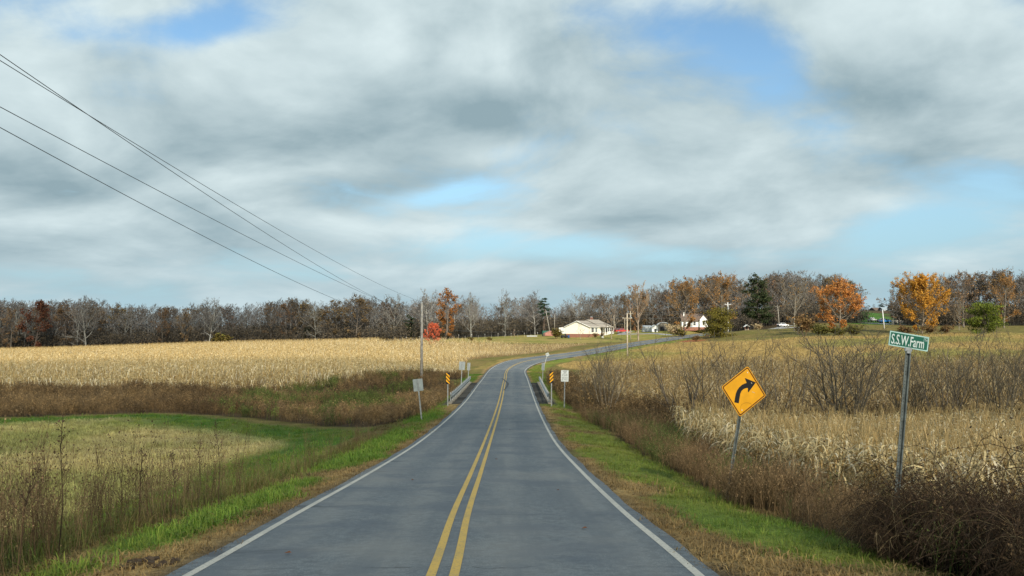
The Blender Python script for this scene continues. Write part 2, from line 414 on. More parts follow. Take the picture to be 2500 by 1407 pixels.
# ------------------------------------------------------------------ terrain from control points
CPT = []
def cp(u, v, d): p = P(u, v, d); CPT.append((p.x, p.y, p.z))
for i in range(0, len(RL), 6):
    for o in (-4.2, 0, 4.2):
        CPT.append((RL[i, 0] + RN[i, 0] * o, RL[i, 1] + RN[i, 1] * o, RL[i, 2] - (o * RB[i]) - (0.12 if o else 0)))
for (x, y, z) in [(-7, 0, -2.6), (-7, 10, -3.3), (-8.5, 20, -4.7), (-9, 30, -5.6), (-9, 42, -6.1), (-9, 55, -6.5), (-20, 20, -5.2), (-20, 35, -6.1), (-20, 50, -6.35), (-20, 60, -6.4),
                  (-40, 40, -6.2), (-40, 58, -6.4), (-60, 60, -6.3), (-30, 5, -4.5), (-60, 20, -5.5), (-100, 60, -6), (-8, 72, -7.4), (-8, 90, -7.6), (-20, 76, -7.2), (-40, 72, -7.0), (-60, 70, -6.8),
                  (6.0, 10, -3.1), (8, 10, -3.5), (8, 20, -4.7), (9, 30, -5.5), (10, 42, -6.15), (14, 20, -4.9), (20, 30, -5.7), (30, 40, -6.1), (12, 47, -6.3), (30, 47, -6.3), (6, 0, -2.6), (15, 0, -3.2), (40, 10, -4.2),
                  (8, 58, -7.3), (20, 56, -7.3), (40, 56, -7.1), (7, 72, -7.3), (7, 90, -7.5), (9, 104, -7.0), (14, 70, -6.5), (25, 70, -6.4), (45, 70, -6.2), (25, 90, -6.2), (50, 90, -5.8), (80, 90, -5.2), (70, 50, -6.2),
                  (14, 115, -6.2), (20, 130, -6.0), (40, 115, -5.5), (60, 130, -4.3), (35, 150, -5.2), (25, 160, -5.5), (60, 165, -3.6), (100, 160, -2.3), (45, 190, -4.4), (80, 200, -2.4), (140, 190, -1.2),
                  (-11, 100, -6.3), (-12, 112, -6.3), (-20, 100, -6.5), (-40, 90, -6.5), (-60, 90, -6.5), (-100, 100, -6.6), (-20, 130, -6.4), (-20, 170, -6.2), (-20, 210, -5.9), (-5, 190, -6.0), (5, 200, -5.5), (10, 230, -4.9),
                  (-60, 130, -6.4), (-60, 180, -6.2), (-60, 240, -6.0), (-100, 150, -6.9), (-120, 200, -7.2), (-140, 250, -8.0), (-180, 300, -8.8), (-180, 200, -8), (-90, 290, -6.1), (-45, 295, -5.2), (-45, 250, -5.6)]:
    CPT.append((x, y, z))
for c in [(1000, 833, 262), (1100, 829, 285), (1250, 827, 285), (1200, 822, 320), (1057, 836, 246), (1330, 829, 275), (1400, 823, 287), (1460, 823, 280), (1520, 815, 290), (1558, 833, 245), (1600, 812, 290), (1690, 802, 300), (1530, 850, 200),
          (1640, 812, 285), (1752, 814, 250), (1820, 806, 260), (1910, 799, 290), (1900, 806, 250), (2130, 792, 300), (2160, 803, 235), (2135, 762, 430), (2130, 758, 520), (2050, 812, 225), (2250, 808, 225),
          (2000, 822, 195), (2400, 815, 200), (2478, 817, 200), (2380, 795, 280), (2478, 790, 300), (1780, 800, 320), (1850, 790, 320), (1950, 785, 330), (2300, 782, 330), (1850, 765, 420), (2400, 765, 420), (2250, 760, 450),
          (1650, 790, 380), (1500, 800, 380), (1300, 815, 400), (1000, 815, 400), (600, 828, 380), (200, 838, 380), (2000, 760, 520), (2400, 760, 520), (2700, 780, 330), (2700, 760, 450)]:
    cp(*c)
for a in range(0, 360, 20):
    CPT.append((900 * math.cos(R(a)), 200 + 900 * math.sin(R(a)), -9.0 if a > 70 else 14.0))
CPT = np.array(CPT)
def _phi(r2): return -np.sqrt(r2 + 36.0)
def _fit():
    A = CPT[:, :2]; n = len(A)
    d2 = ((A[:, None] - A[None]) ** 2).sum(2)
    K = _phi(d2) + 0.6 * np.eye(n)
    Q = np.hstack([np.ones((n, 1)), A / 300.0])
    S = np.block([[K, Q], [Q.T, np.zeros((3, 3))]])
    return np.linalg.solve(S, np.concatenate([CPT[:, 2], np.zeros(3)]))
_W = _fit()
def rbf(x, y):
    out = np.empty(len(x))
    for a in range(0, len(x), 10000):
        xx, yy_ = x[a:a + 10000], y[a:a + 10000]
        d2 = (xx[:, None] - CPT[None, :, 0]) ** 2 + (yy_[:, None] - CPT[None, :, 1]) ** 2
        out[a:a + 10000] = _phi(d2) @ _W[:-3] + _W[-3] + (_W[-2] * xx + _W[-1] * yy_) / 300.0
    return out
def spacing(lo, hi, c, fine, grow):
    r = [c]; st = fine
    while r[-1] < hi: r.append(r[-1] + st); st = min(st * grow, 80)
    l = [c]; st = fine
    while l[-1] > lo: l.append(l[-1] - st); st = min(st * grow, 80)
    return np.array(l[::-1] + r[1:])
GX = np.concatenate([spacing(-1800, -9, -9, .6, 1.045), np.arange(-8.5, 10.01, .5), spacing(10.6, 2200, 10.6, .6, 1.045)])
GX = np.unique(np.round(GX, 3)); GX = GX[np.concatenate([[True], np.diff(GX) > .2])]
GY = np.concatenate([np.arange(-40, 0, 2.), np.arange(0, 120, .6), np.arange(120, 330, 1.2), spacing(330, 4500, 330, 1.5, 1.06)])
GY = np.unique(np.round(GY, 3)); GY = GY[np.concatenate([[True], np.diff(GY) > .2])]
gx, gy = np.meshgrid(GX, GY)
fx, fy = gx.ravel(), gy.ravel()
gz = rbf(fx, fy)
rr = np.hypot(fx, fy - 200)
gz = np.where(rr > 800, gz * 0 + np.interp(rr, [800, 1000], [0, 1]) * np.where(fx > 200, 6, -9) + (1 - np.interp(rr, [800, 1000], [0, 1])) * gz, gz)
gs, grz = road_st(fx, fy)
mid = (fy > -41) & (fy < 400)
k = np.clip((np.abs(gs) - 3.6) / 3.0, 0, 1); k = k * k * (3 - 2 * k)
shoulder = grz - 0.03 - 0.05 * np.clip(np.abs(gs) - 3.0, 0, 3)
gz = np.where(mid, shoulder * (1 - k) + gz * k, gz)
gz = np.where(mid & (np.abs(gs) < 3.0), grz - 0.05 - np.clip(fy, 0, 300) * 0.0009, gz)
# the creek channel crossing under the bridge at about y = 85
def creek_y(x): return 84 - 20 * np.tanh(x / 25.0) * np.where(x > 0, 1.2, 0.5) + 0.5
cr = np.exp(-((fy - creek_y(fx)) / 4.0) ** 2) * np.clip((np.abs(gs) - 4.6) / 1.5, 0, 1) * (fx > -120) * (fx < 120)
gz = gz - 1.1 * cr
gz += np.where(np.abs(gs) > 5, 0.06 * np.sin(fx * 1.3 + 2 * np.sin(fy * .7)) * np.cos(fy * 1.1), 0) * (rr < 400)
GZ = gz.reshape(len(GY), len(GX))
def ground(x, y):
    x = np.atleast_1d(np.asarray(x, float)); y = np.atleast_1d(np.asarray(y, float))
    i = np.clip(np.searchsorted(GX, x) - 1, 0, len(GX) - 2); j = np.clip(np.searchsorted(GY, y) - 1, 0, len(GY) - 2)
    a = np.clip((x - GX[i]) / (GX[i + 1] - GX[i]), 0, 1); b = np.clip((y - GY[j]) / (GY[j + 1] - GY[j]), 0, 1)
    return GZ[j, i] * (1 - a) * (1 - b) + GZ[j, i + 1] * a * (1 - b) + GZ[j + 1, i] * (1 - a) * b + GZ[j + 1, i + 1] * a * b
def gz1(x, y): return float(ground(x, y)[0])
def onground(u, d):
    """ground point d metres ahead in the direction of photo column u"""
    x = (u - 1250.0) / F * d
    return Vector((x, d, gz1(x, d)))
def inpoly(x, y, poly):
    c = np.zeros(len(x), bool); n = len(poly)
    for i in range(n):
        x1, y1 = poly[i]; x2, y2 = poly[(i + 1) % n]
        if y1 == y2: continue
        t = ((y1 > y) != (y2 > y)) & (x < (x2 - x1) * (y - y1) / (y2 - y1) + x1)
        c ^= t
    return c
def vnoise(x, y, sc, seed=0):
    """cheap smooth value noise 0..1"""
    x = x / sc + seed * 17.3; y = y / sc + seed * 9.1
    xi = np.floor(x); yi = np.floor(y); fx_ = x - xi; fy_ = y - yi
    fx_ = fx_ * fx_ * (3 - 2 * fx_); fy_ = fy_ * fy_ * (3 - 2 * fy_)
    h = lambda a, b: np.modf(np.abs(np.sin(a * 127.1 + b * 311.7) * 43758.5453))[0]
    return (h(xi, yi) * (1 - fx_) + h(xi + 1, yi) * fx_) * (1 - fy_) + (h(xi, yi + 1) * (1 - fx_) + h(xi + 1, yi + 1) * fx_) * fy_

# ------------------------------------------------------------------ what grows where (plan outlines, metres)
CORN_L = [(-6.6, 118), (-12, 108), (-22, 96), (-40, 88), (-62, 84), (-120, 84), (-200, 110), (-260, 220), (-230, 300), (-120, 300), (-72, 299), (-58, 297), (-46, 285), (-41, 262), (-37, 249), (-15, 243), (5, 238), (22, 232), (15, 212), (8, 190), (-2, 172), (-8, 160), (-9, 140)]
THICK_L = [(-5.8, 58), (-8, 54), (-11, 55), (-18, 60), (-28, 67), (-36, 62), (-60, 60), (-130, 58), (-130, 86), (-62, 86), (-40, 90), (-22, 98), (-12, 110), (-6.5, 120), (-5.9, 112), (-8.5, 104), (-7.5, 98), (-5.6, 96), (-5.6, 70)]
MEADOW = [(-7, 30), (-9, 42), (-8, 50), (-11, 53), (-18, 58), (-28, 65), (-36, 60), (-60, 58), (-130, 56), (-130, 5), (-12, 4), (-7.6, 15)]
CORN_N = [(9.0, 47.5), (8.2, 38), (8.0, 30), (8.0, 22), (9.2, 17), (14, 14.5), (50, 14), (70, 47)]
CORN_R = [(8.5, 108), (7.5, 92), (11, 70), (18, 63), (60, 61), (130, 58), (160, 90), (120, 104), (60, 112), (30, 122), (14, 124)]
HEDGE_R = [(5.0, 72), (6, 56), (8.5, 48), (20, 48), (70, 49), (130, 48), (130, 60), (60, 62), (18, 64.5), (11, 71), (7.4, 92), (8, 106), (5.0, 110), (4.2, 100)]
BRUSH_R = [(5.6, 8), (6.4, 6), (16, 5), (14, 9), (9.0, 12), (8.5, 22), (8.6, 34), (9.6, 48), (6.3, 60), (4.5, 68), (5.3, 44), (5.2, 22)]
FIELD_T = [(14, 125), (30, 124), (60, 114), (120, 106), (170, 95), (240, 150), (200, 205), (110, 206), (80, 204), (58, 212), (46, 225), (36, 212), (24, 186), (17, 172), (12, 160), (8, 150)]
LAWN = [(-46, 262), (-40, 254), (-15, 250), (6, 244), (24, 240), (34, 236), (50, 262), (75, 300), (80, 330), (0, 330), (-50, 320)]
EDGE_SO = np.array
def lerp3(a, b, t): return np.asarray(a)[None] * (1 - t[:, None]) + np.asarray(b)[None] * t[:, None]
GREEN = (0.058, 0.122, 0.016); GREEN2 = (0.105, 0.138, 0.024); TAN = (0.265, 0.185, 0.075); TAN2 = (0.185, 0.125, 0.05); STRAW = (0.47, 0.345, 0.145); SOIL = (0.10, 0.07, 0.04)
def zone_color(x, y, s):
    n = len(x); n1_ = vnoise(x, y, 5, 1); n2_ = vnoise(x, y, 1.3, 2); n3_ = vnoise(x, y, 22, 3)
    t = np.clip((n1_ * .6 + n2_ * .4 - .38) * 4, 0, 1)
    c = lerp3((0.125, 0.115, 0.032), (0.16, 0.125, 0.045), t)                      # rough grass
    def put(mask, col):
        c[mask] = col[mask]
    put(inpoly(x, y, FIELD_T), lerp3((0.30, 0.205, 0.075), (0.19, 0.165, 0.05), np.clip((n3_ * .7 + n1_ * .3 - .4) * 4, 0, 1)))
    put(inpoly(x, y, LAWN), lerp3((0.185, 0.185, 0.045), (0.27, 0.215, 0.075), t))
    lit = inpoly(x, y, [(30, 236), (50, 225), (68, 266), (52, 262)])
    put(lit, lerp3((0.22, 0.15, 0.05), (0.25, 0.085, 0.04), np.clip((n1_ - .35) * 3, 0, 1)))           # fallen red leaves by the road
    put(inpoly(x, y, CORN_L) | inpoly(x, y, CORN_N) | inpoly(x, y, CORN_R), lerp3((0.17, 0.115, 0.05), (0.22, 0.155, 0.07), t))
    put(inpoly(x, y, THICK_L) | inpoly(x, y, HEDGE_R), lerp3((0.05, 0.035, 0.02), (0.09, 0.06, 0.03), t))
    put(inpoly(x, y, BRUSH_R), lerp3((0.05, 0.038, 0.02), (0.08, 0.06, 0.03), t))
    me = inpoly(x, y, MEADOW)
    fr = np.zeros(n)                                                               # green fringe along the ditch
    yb = np.interp(x, [-60, -36, -28, -18, -11, -8], [58, 60, 65.5, 59, 53, 50])
    fr = np.clip(1.25 - (yb - y - 1.0) / 8.0, 0, 1) * np.clip((x + 75) / 30, 0, 1)
    fr = np.maximum(fr, np.clip((x + 13.5 + (y - 40) * .05) / 2.0, 0, 1))
    mc = lerp3((0.39, 0.305, 0.125), (0.30, 0.255, 0.085), t); mg = lerp3(GREEN, GREEN2, t)
    f2 = np.clip(fr * 1.5 + (n1_ - .5) * 1.2, 0, 1)[:, None]
    f3 = np.clip((n3_ - .6) * 2.5 + np.clip((27 - y) / 14, 0, .7), 0, .7)[:, None]
    mc = mc * (1 - f3) + lerp3((0.15, 0.175, 0.03), (0.19, 0.185, 0.045), t) * f3
    put(me, mc * (1 - f2) + mg * f2)
    a = np.abs(s)
    side = s > 0
    wt = np.where(side, np.interp(y, [8, 14, 22, 40], [4.6, 4.2, 3.75, 3.6]), np.interp(y, [8, 14, 22, 40], [4.0, 3.95, 3.8, 3.8])) + (n1_ - .5) * .9 + (n2_ - .5) * .5
    wg = np.where(side, 6.4, np.interp(y, [6, 30, 60], [5.0, 5.4, 5.8])) + (n2_ - .5) * .6
    ver = mid_road(y)
    gr = lerp3(GREEN, GREEN2, np.clip(n1_ * 1.2 + (y > 20) * np.where(side, .25, 0), 0, 1)) * np.where(side[:, None], (1.45, 1.18, 1.4), (1.15, 1.15, 1.1))
    patch = (n2_ * .5 + n1_ * .5 > np.where(side, .68, .70))
    gr[patch & side] = lerp3((0.15, 0.125, 0.035), (0.2, 0.15, 0.06), t)[patch & side]
    far_l = (y > 128) & ~side; gr[far_l] = lerp3((0.24, 0.18, 0.06), (0.16, 0.14, 0.04), t)[far_l]
    gr[patch & ~side] = lerp3((0.20, 0.15, 0.055), (0.2, 0.15, 0.06), t)[patch & ~side]
    put(ver & (a > 2.5) & (a < wg), gr)
    put(ver & (a > 2.5) & (a < wt), lerp3(TAN2, TAN, t) * 1.12)
    put(ver & (a > 2.2) & (a < 3.28 + (n2_ - .4) * .35), lerp3((0.06, 0.05, 0.035), (0.15, 0.11, 0.06), np.clip(n2_ * 1.3, 0, 1)))
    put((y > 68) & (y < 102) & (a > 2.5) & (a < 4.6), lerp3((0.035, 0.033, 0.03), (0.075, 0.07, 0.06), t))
    # wood floor and far ground
    wd = (y > 300) & ~inpoly(x, y, LAWN) | (y > 300) & (x < -45)
    put(wd & (y < 900), lerp3((0.05, 0.038, 0.022), (0.08, 0.055, 0.03), t))
    hill = inpoly(x, y, [(118, 296), (150, 292), (215, 560), (165, 560)])
    put(hill, lerp3((0.045, 0.13, 0.02), (0.07, 0.14, 0.025), t))
    return c
def mid_road(y): return (y > -41) & (y < 300)

def ground_material():
    m = bpy.data.materials.new('ground'); m.use_nodes = True
    nt = m.node_tree; b = nt.nodes['Principled BSDF']; h = G(nt)
    a = h.n('ShaderNodeAttribute', attribute_name='col').outputs['Color']
    p = h.n('ShaderNodeNewGeometry').outputs['Position']
    f1 = h.noise(p, 9.0, 6, .65); f2 = h.noise(p, 0.6, 5, .6)
    f = h.m('MULTIPLY', h.mr(f1, .25, .75, .55, 1.4), h.mr(f2, .3, .7, .8, 1.2))
    cc = h.n('ShaderNodeCombineXYZ')
    for i in range(3): h.put(cc.inputs[i], f)
    h.put(b.inputs['Base Color'], h.mix(1.0, a, cc.outputs[0], 'MULTIPLY')); b.inputs['Roughness'].default_value = .95
    b.inputs['Specular IOR Level'].default_value = .1
    bp = h.n('ShaderNodeBump'); bp.inputs['Strength'].default_value = .6; bp.inputs['Distance'].default_value = .08
    h.put(bp.inputs['Height'], f1); nt.links.new(bp.outputs[0], b.inputs['Normal'])
    return m
M['ground'] = ground_material()
_nx, _ny = len(GX), len(GY)
_id = np.arange(_nx * _ny).reshape(_ny, _nx)
_q = np.stack([_id[:-1, :-1], _id[:-1, 1:], _id[1:, 1:], _id[1:, :-1]], -1).reshape(-1, 4)
gnd = np_mesh('ground', np.stack([fx, fy, gz], 1), _q, M['ground'], zone_color(fx, fy, gs), smooth=True)
tag(gnd, 'rolling farm ground of grass verges, meadow, fields and lawns', 'ground', kind='structure')

# ------------------------------------------------------------------ road surface and markings
def asphalt():
    m = bpy.data.materials.new('asphalt'); m.use_nodes = True
    nt = m.node_tree; b = nt.nodes['Principled BSDF']; h = G(nt)
    uv = h.n('ShaderNodeUVMap').outputs[0]; sp = h.n('ShaderNodeSeparateXYZ'); h.put(sp.inputs[0], uv)
    s, t = sp.outputs[0], sp.outputs[1]
    p = h.n('ShaderNodeNewGeometry').outputs['Position']
    grain = h.noise(p, 55, 4, .75); spk = h.noise(p, 160, 2, .7)
    blot = h.noise(p, .55, 5, .6, .4)
    ab = h.m('ABSOLUTE', s)
    wheel = h.m('ADD', h.m('EXPONENT', h.m('MULTIPLY', h.m('POWER', h.m('DIVIDE', h.m('SUBTRACT', ab, .85), .38), 2.0), -1.0)),
                h.m('EXPONENT', h.m('MULTIPLY', h.m('POWER', h.m('DIVIDE', h.m('SUBTRACT', ab, 2.35), .38), 2.0), -1.0)))
    c = h.mix(h.mr(grain, .40, .60), (0.066, 0.088, 0.107), (0.160, 0.186, 0.203))
    c = h.mix(h.mr(spk, .54, .70, 0, .75), c, (0.29, 0.30, 0.29))
    spk2 = h.noise(p, 120, 2, .7)
    c = h.mix(h.mr(spk2, .58, .70, 0, .7), c, (0.035, 0.04, 0.046))
    med = h.noise(p, 7.0, 5, .7); c = h.mix(h.mr(med, .42, .62, 0, .65), c, (0.07, 0.082, 0.094))
    c = h.mix(h.m('MULTIPLY', wheel, .34), c, (0.195, 0.205, 0.20))
    c = h.mix(h.mr(blot, .46, .66, 0, .62), c, (0.072, 0.090, 0.114))
    # transverse cracks and seams, wandering a little across the lane
    cb_ = h.n('ShaderNodeCombineXYZ'); h.put(cb_.inputs[0], h.m('MULTIPLY', s, .35)); h.put(cb_.inputs[1], h.m('MULTIPLY', t, .33))
    wob = h.noise(cb_.outputs[0], 2.2, 5, .6)
    cb2 = h.n('ShaderNodeCombineXYZ'); h.put(cb2.inputs[0], h.m('MULTIPLY', s, .02)); h.put(cb2.inputs[1], h.m('ADD', t, h.m('MULTIPLY', wob, .55)))
    ph = h.m('FRACT', h.m('DIVIDE', h.m('ADD', t, h.m('MULTIPLY', wob, .8)), 4.7))
    crack = h.m('MULTIPLY', h.mr(h.m('ABSOLUTE', h.m('SUBTRACT', ph, .5)), .0, .006, 1, 0), h.mr(wob, .47, .56))
    c = h.mix(h.m('MULTIPLY', crack, .8), c, (0.04, 0.045, 0.05))
    # soft dark tar blotches on the outer edge of the left lane, stretched across the road
    cb3 = h.n('ShaderNodeCombineXYZ'); h.put(cb3.inputs[0], h.m('MULTIPLY', s, .55)); h.put(cb3.inputs[1], h.m('MULTIPLY', t, 1.5))
    tar = h.noise(cb3.outputs[0], .8, 4, .55, .3)
    edge = h.mr(s, -2.9, -1.5, 1, .0)
    c = h.mix(h.m('MULTIPLY', h.mr(tar, .58, .64), h.m('MULTIPLY', edge, .75)), c, (0.05, 0.058, 0.068))
    cb4 = h.n('ShaderNodeCombineXYZ'); h.put(cb4.inputs[0], h.m('MULTIPLY', s, 1.6)); h.put(cb4.inputs[1], h.m('MULTIPLY', t, .12))
    strk = h.noise(cb4.outputs[0], 1.0, 4, .6)
    c = h.mix(h.mr(strk, .45, .65, 0, .55), c, (0.082, 0.100, 0.118))
    big = h.noise(p, .16, 4, .6); c = h.mix(h.mr(big, .5, .68, 0, .45), c, (0.20, 0.205, 0.195))
    h.put(b.inputs['Base Color'], c); b.inputs['Roughness'].default_value = .82; b.inputs['Specular IOR Level'].default_value = .25
    bp = h.n('ShaderNodeBump'); bp.inputs['Strength'].default_value = .35; bp.inputs['Distance'].default_value = .01
    h.put(bp.inputs['Height'], grain); nt.links.new(bp.outputs[0], b.inputs['Normal'])
    return m
M['asphalt'] = asphalt()
def paint(name, col, worn):
    m = bpy.data.materials.new(name); m.use_nodes = True
    nt = m.node_tree; b = nt.nodes['Principled BSDF']; h = G(nt)
    p = h.n('ShaderNodeNewGeometry').outputs['Position']
    nz = h.noise(p, 26, 5, .7); n2_ = h.noise(p, 1.2, 3, .6)
    f = h.m('MINIMUM', h.m('ADD', h.mr(nz, .50, .64, 0, .75), h.mr(n2_, .4, .7, 0, .3)), .95)
    h.put(b.inputs['Base Color'], h.mix(f, col, worn)); b.inputs['Roughness'].default_value = .75
    return m
M['linewhite'] = paint('worn_white_road_paint', (0.43, 0.42, 0.37), (0.19, 0.20, 0.195))
M['lineyellow'] = paint('worn_yellow_road_paint', (0.47, 0.31, 0.06), (0.20, 0.17, 0.09))
M['skid'] = mat('black_rubber_mark', (0.045, 0.05, 0.058), .8, 0, .3, 8)
def strip(name, offs, material, lift, i0=0, i1=None, parent=None, wob=0.0):
    i1 = i1 or len(RL)
    idx = np.arange(i0, i1); n = len(idx); m_ = len(offs)
    vs = []; uv = []
    for i in idx:
        for j, o in enumerate(offs):
            oo = o + (wob * (math.sin(RS[i] * .9 + o * 5) + .6 * math.sin(RS[i] * 2.3 + o)) if wob and j in (0, m_ - 1) else 0)
            vs.append((RL[i, 0] + RN[i, 0] * oo, RL[i, 1] + RN[i, 1] * oo, RL[i, 2] - oo * RB[i] + lift - 0.008 * abs(oo))); uv.append((oo, RS[i]))
    q = np.array([(a * m_ + b, a * m_ + b + 1, (a + 1) * m_ + b + 1, (a + 1) * m_ + b) for a in range(n - 1) for b in range(m_ - 1)])
    o = np_mesh(name, np.array(vs), q, material, parent=parent)
    l = o.data.uv_layers.new(name='UVMap'); uv = np.array(uv, dtype=np.float32)
    l.data.foreach_set('uv', uv[q.ravel()].ravel())
    return o
rd = strip('road', [-3.16, -3.06, -1.5, 0, 1.5, 3.06, 3.16], M['asphalt'], 0.0, wob=.025)
tag(rd, 'grey two-lane asphalt road running down to the bridge', 'road', kind='structure')
e1 = strip('edge_line', [-2.97, -2.86], M['linewhite'], .004); tag(e1, 'white edge line along the left side of the road', 'road marking', kind='structure')
e2 = strip('edge_line', [2.86, 2.97], M['linewhite'], .004); tag(e2, 'white edge line along the right side of the road', 'road marking', kind='structure')
c1 = strip('centre_line', [-.185, -.075], M['lineyellow'], .006); tag(c1, 'left stripe of the double yellow centre line', 'road marking', kind='structure')
c2 = strip('centre_line', [.075, .185], M['lineyellow'], .006); tag(c2, 'right stripe of the double yellow centre line', 'road marking', kind='structure')
def roadpoint(s, y, lift=0.0):
    i = int(np.abs(RL[:, 1] - y).argmin()); f = (y - RL[i, 1]) / max(RT[i, 1], .1)
    f = max(-1, min(1, f))
    b = RL[i] + RT[i] * f
    return Vector((b[0] + RN[i, 0] * s, b[1] + RN[i, 1] * s, b[2] - s * RB[i] + lift - .008 * abs(s)))
sk = MB(); prev = None
for i in range(41):
    t = i / 40; y = 86 + 26 * t; s = .42 * math.sin(t * 3.0 + .2) * 1.0 - .9 * max(0, t - .45) + .05; w = .07 * math.sin(math.pi * min(1, max(.08, t))) + .05
    a, b_ = roadpoint(s - w, y, .011), roadpoint(s + w, y, .011)
    if prev: sk.poly([prev[0], prev[1], b_, a])
    prev = (a, b_)
tag(sk.build('tyre_mark', M['skid']), 'dark curved tyre mark crossing the yellow centre line near the bridge', 'tyre mark', kind='structure')
# ------------------------------------------------------------------ ground cover (uncountable growth)
class TB:
    """collects ribbons and thin tubes of one plant as quads with vertex colours"""
    def __init__(s): s.v = []; s.q = []; s.c = []
    def ribbon(s, pts, wid, side, col, tipcol=None):
        side = np.asarray(side, float); b = len(s.v); n = len(pts)
        for i, p in enumerate(pts):
            w = wid[i] / 2; p = np.asarray(p, float)
            cc = np.asarray(col) * (1 - i / max(1, n - 1)) + np.asarray(tipcol if tipcol is not None else col) * (i / max(1, n - 1))
            s.v += [p - side * w, p + side * w]; s.c += [cc, cc]
        for i in range(n - 1): s.q.append((b + 2 * i, b + 2 * i + 1, b + 2 * i + 3, b + 2 * i + 2))
    def stem(s, pts, rad, col, n=3):
        b = len(s.v)
        pts = [np.asarray(p, float) for p in pts]
        for i, p in enumerate(pts):
            t = pts[min(i + 1, len(pts) - 1)] - pts[max(0, i - 1)]; t = t / (np.linalg.norm(t) + 1e-9)
            a = np.cross(t, (0, 0, 1) if abs(t[2]) < .95 else (1, 0, 0)); a /= np.linalg.norm(a) + 1e-9; c_ = np.cross(t, a)
            for k in range(n):
                w = 2 * math.pi * k / n; s.v.append(p + (a * math.cos(w) + c_ * math.sin(w)) * rad[i]); s.c.append(np.asarray(col))
        for i in range(len(pts) - 1):
            for k in range(n): s.q.append((b + i * n + k, b + i * n + (k + 1) % n, b + (i + 1) * n + (k + 1) % n, b + (i + 1) * n + k))
    def card(s, p, sz, col, rng):
        """one leaf: a bent quad in a random direction"""
        a = rng.normal(size=3); a /= np.linalg.norm(a); b_ = np.cross(a, rng.normal(size=3)); b_ /= np.linalg.norm(b_) + 1e-9
        b = len(s.v); p = np.asarray(p, float)
        s.v += [p - a * sz * .5 - b_ * sz * .3, p + a * sz * .5 - b_ * sz * .3, p + a * sz * .4 + b_ * sz * .3, p - a * sz * .4 + b_ * sz * .35]
        s.c += [np.asarray(col)] * 4; s.q.append((b, b + 1, b + 2, b + 3))
    def out(s): return np.array(s.v, np.float32), np.array(s.q, np.int32), np.array(s.c, np.float32)

def scatter(name, temps, pos, material, smin=.8, smax=1.2, lean=.08, tints=None, label=None, cat=None, hscale=None, rz=None):
    n = len(pos); rng = np.random.default_rng(len(name) * 31 + n)
    which = rng.integers(0, len(temps), n); Vs = []; Qs = []; Cs = []; off = 0
    sc_ = rng.uniform(smin, smax, n) * (hscale if hscale is not None else 1.0)
    an = rng.uniform(0, 2 * math.pi, n) if rz is None else rz
    lx = rng.normal(0, lean, n); ly = rng.normal(0, lean, n)
    br = rng.uniform(.75, 1.25, n)[:, None]; tint = (np.ones((n, 3)) if tints is None else tints) * br
    for k, (V_, Q_, C_) in enumerate(temps):
        i = np.where(which == k)[0]
        if not len(i): continue
        ca, sa = np.cos(an[i])[:, None], np.sin(an[i])[:, None]
        x = (V_[None, :, 0] * ca - V_[None, :, 1] * sa) * sc_[i, None]; y = (V_[None, :, 0] * sa + V_[None, :, 1] * ca) * sc_[i, None]; z = V_[None, :, 2] * sc_[i, None]
        x = x + z * lx[i, None] + pos[i, 0, None]; y = y + z * ly[i, None] + pos[i, 1, None]; z = z + pos[i, 2, None]
        Vs.append(np.stack([x, y, z], -1).reshape(-1, 3).astype(np.float32))
        nv = len(V_)
        Qs.append((Q_[None] + (np.arange(len(i)) * nv)[:, None, None] + off).reshape(-1, 4)); off += nv * len(i)
        Cs.append((C_[None] * tint[i][:, None, :]).reshape(-1, 3).astype(np.float32))
    o = np_mesh(name, np.concatenate(Vs), np.concatenate(Qs), material, np.concatenate(Cs))
    return tag(o, label, cat, kind='stuff')

def inview(x, y, margin=.72):
    return (np.abs(x) < y * margin + 4)
def fill(poly, density, seed, jit=True, dens_fn=None, sink=0.0):
    """random points in a plan outline; density per square metre, thinned by dens_fn(x, y)"""
    rng = np.random.default_rng(seed); p = np.array(poly); lo, hi = p.min(0), p.max(0)
    n = int((hi[0] - lo[0]) * (hi[1] - lo[1]) * density)
    x = rng.uniform(lo[0], hi[0], n); y = rng.uniform(lo[1], hi[1], n)
    keep = inview(x, y) & (y > 5)
    x, y = x[keep], y[keep]
    keep = inpoly(x, y, poly)
    x, y = x[keep], y[keep]
    if dens_fn is not None:
        k = rng.uniform(0, 1, len(x)) < dens_fn(x, y); x, y = x[k], y[k]
    return np.stack([x, y, ground(x, y) - sink], 1)

